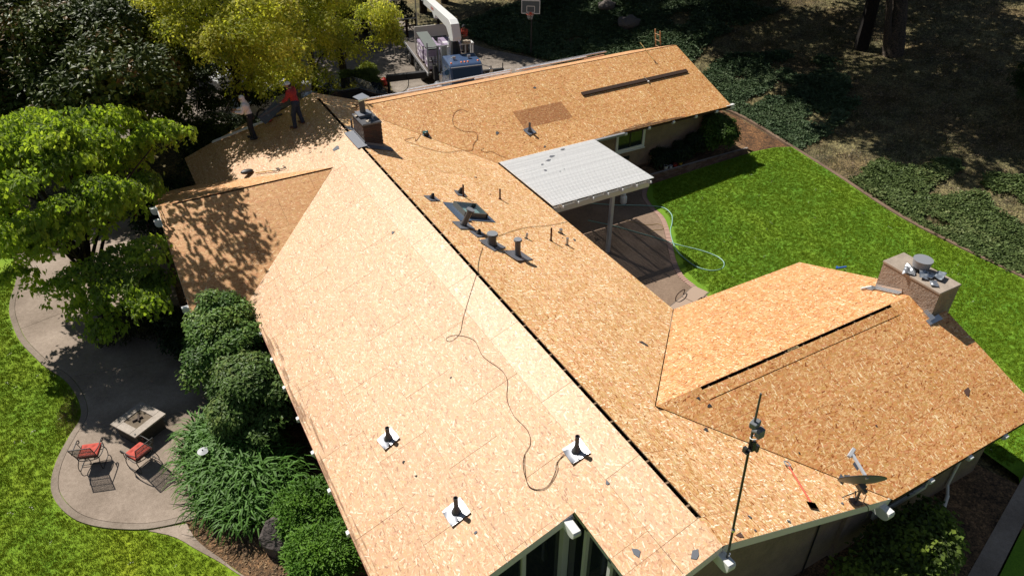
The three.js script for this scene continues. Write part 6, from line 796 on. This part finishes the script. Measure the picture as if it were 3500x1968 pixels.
  cloth('trousers', [[up([-.05, .96, 0]), up([.05, .96, 0]), .132, .132], [up([0, 1.0, 0]), up([0, .95, 0]), .13, .13], ...[0, 1].flatMap(i => [[hips[i], kn[i], .098, .075], [kn[i], fs[i], .075, .062]])], .012, o.pants, 90);
  for (let i = 0; i < 2; i++) cloth('boot', [[[fs[i][0], fs[i][1] + .06, fs[i][2]], fs[i], .05, .05], [[fs[i][0], fs[i][1] - .025, fs[i][2] - .04], [fs[i][0] * 1.15, fs[i][1] - .03, fs[i][2] + .16], .045, .04]], .01, o.boot, 40, .03);
  if (o.hood) cloth('hood', [[hx(0, .05, -.03), hx(0, -.02, -.02), .108, .1], [nk, hx(0, -.1, -.03), .09, .1]], .0, o.shirt, 48); else { const g = new THREE.SphereGeometry(.112, 20, 10, 0, 6.283, 0, Math.PI * .52), a = V3(...hx(0, .035, 0)), u = V3(...hx(0, .2, 0)).sub(a).normalize(); g.applyQuaternion(new THREE.Quaternion().setFromUnitVectors(V3(0, 1, 0), u)); g.translate(a.x, a.y, a.z); const b = [hx(-.06, .05, .08), hx(0, .055, .19), hx(.06, .05, .08)]; part('cap', [g, rod(b[0], b[1], .02, .012), rod(b[2], b[1], .02, .012), rod(hx(0, .06, .06), b[1], .03, .012)], o.cap, t); part('hair', sp(.1, ...hx(0, .0, -.03), 1, .85, 1), M(.02, .015, .012, .8), t); }
  part('eyes', [sp(.011, ...hx(-.032, .012, .088)), sp(.011, ...hx(.032, .012, .088))], mat.dark, t);
  if (o.belt) { const bl = []; for (let i = 0; i < 20; i++) { const a = i / 20 * 6.283, b = (i + 1) / 20 * 6.283; bl.push(beam(up([.155 * Math.cos(a), .99, .15 * Math.sin(a)]), up([.155 * Math.cos(b), .99, .15 * Math.sin(b)]), .02, .06)); } part('tool_belt', [...bl, rb(.07, .18, .12, .02, .17, hipY - .05, .02), rb(.07, .18, .12, .02, -.17, hipY - .05, .02), rb(.12, .14, .06, .02, .05, hipY - .03, -.16), rod([.2, hipY - .05, .05], [.22, hipY - .4, .06], .012)], M(.03, .028, .027, .8), t); part('buckle', rb(.1, .05, .02, .01, .16, hipY + .05, .06), mat.galv, t); }
  return t;
}
const gW = (px, ry) => (x, z) => { const X = x * Math.cos(ry) + z * Math.sin(ry); return SL * X; };
const faceAngle = (dx, dz) => Math.atan2(dx, dz);
{
  const a = faceAngle(-.75, -.66), p = onW(-1.19, -22.53); person('roofer in a red shirt and white cap standing near the far ridge', p, a, { lean: .22, side: 0, drop: -.01, headTurn: .4, feet: [[-.13, -.1], [.13, .12]], ground: gW(-1.19, a), arms: [[[-.07, -.24, .12], [.03, -.12, .22]], [[.07, -.25, .1], [-.05, -.14, .2]]], shirt: M(.32, .028, .03, .9), pants: M(.025, .035, .06, .9), boot: M(.09, .04, .025, .8), cap: M(.62, .62, .62, .8) });
  const q = V3(-.75, 0, -.66).normalize(), h = V3(...p).addScaledVector(q, .42).add(V3(0, .86, 0)); solo('roofing_paper', [rod(h.clone().add(V3(.12, .1, -.12)).toArray(), h.clone().add(V3(-1.0, -.45, -.25)).toArray(), .07, .08), pl(plate(.9, .5, .15, 97), h.x - .6, h.y - .32, h.z - .1, .3, .3, .45)], mat.felt, 'dark torn roofing paper held by the roofer in the red shirt', 'roofing paper');
}
{ const a = faceAngle(-.96, -.28); person('roofer in a pale hooded shirt with a dark tool belt', onW(-2.8, -23.58), a, { lean: .2, hood: true, belt: true, feet: [[-.12, .06], [.12, -.06]], ground: gW(-2.8, a), arms: [[[-.06, -.24, .1], [.05, -.02, .24]], [[.06, -.24, .12], [-.05, .02, .24]]], shirt: M(.80, .74, .76, .95), pants: M(.018, .02, .03, .9), boot: M(.03, .03, .035, .8), cap: mat.white }); }
{ const a = faceAngle(-.9, .3); person('crane operator in an orange red shirt beside the truck', [13.75, .02, -38.6], a, { lean: .15, feet: [[-.12, .04], [.12, -.04]], ground: () => 0, arms: [[[-.06, -.25, .08], [.03, -.02, .25]], [[.06, -.25, .08], [-.03, .0, .25]]], shirt: M(.50, .07, .04, .9), pants: M(.16, .12, .09, .9), boot: mat.dark, cap: M(.02, .02, .025, .8), sleeve: .2 }); }
scene.traverse(o => { if (o.isMesh) { o.castShadow = true; o.receiveShadow = true; } });
renderer.render(scene, camera);
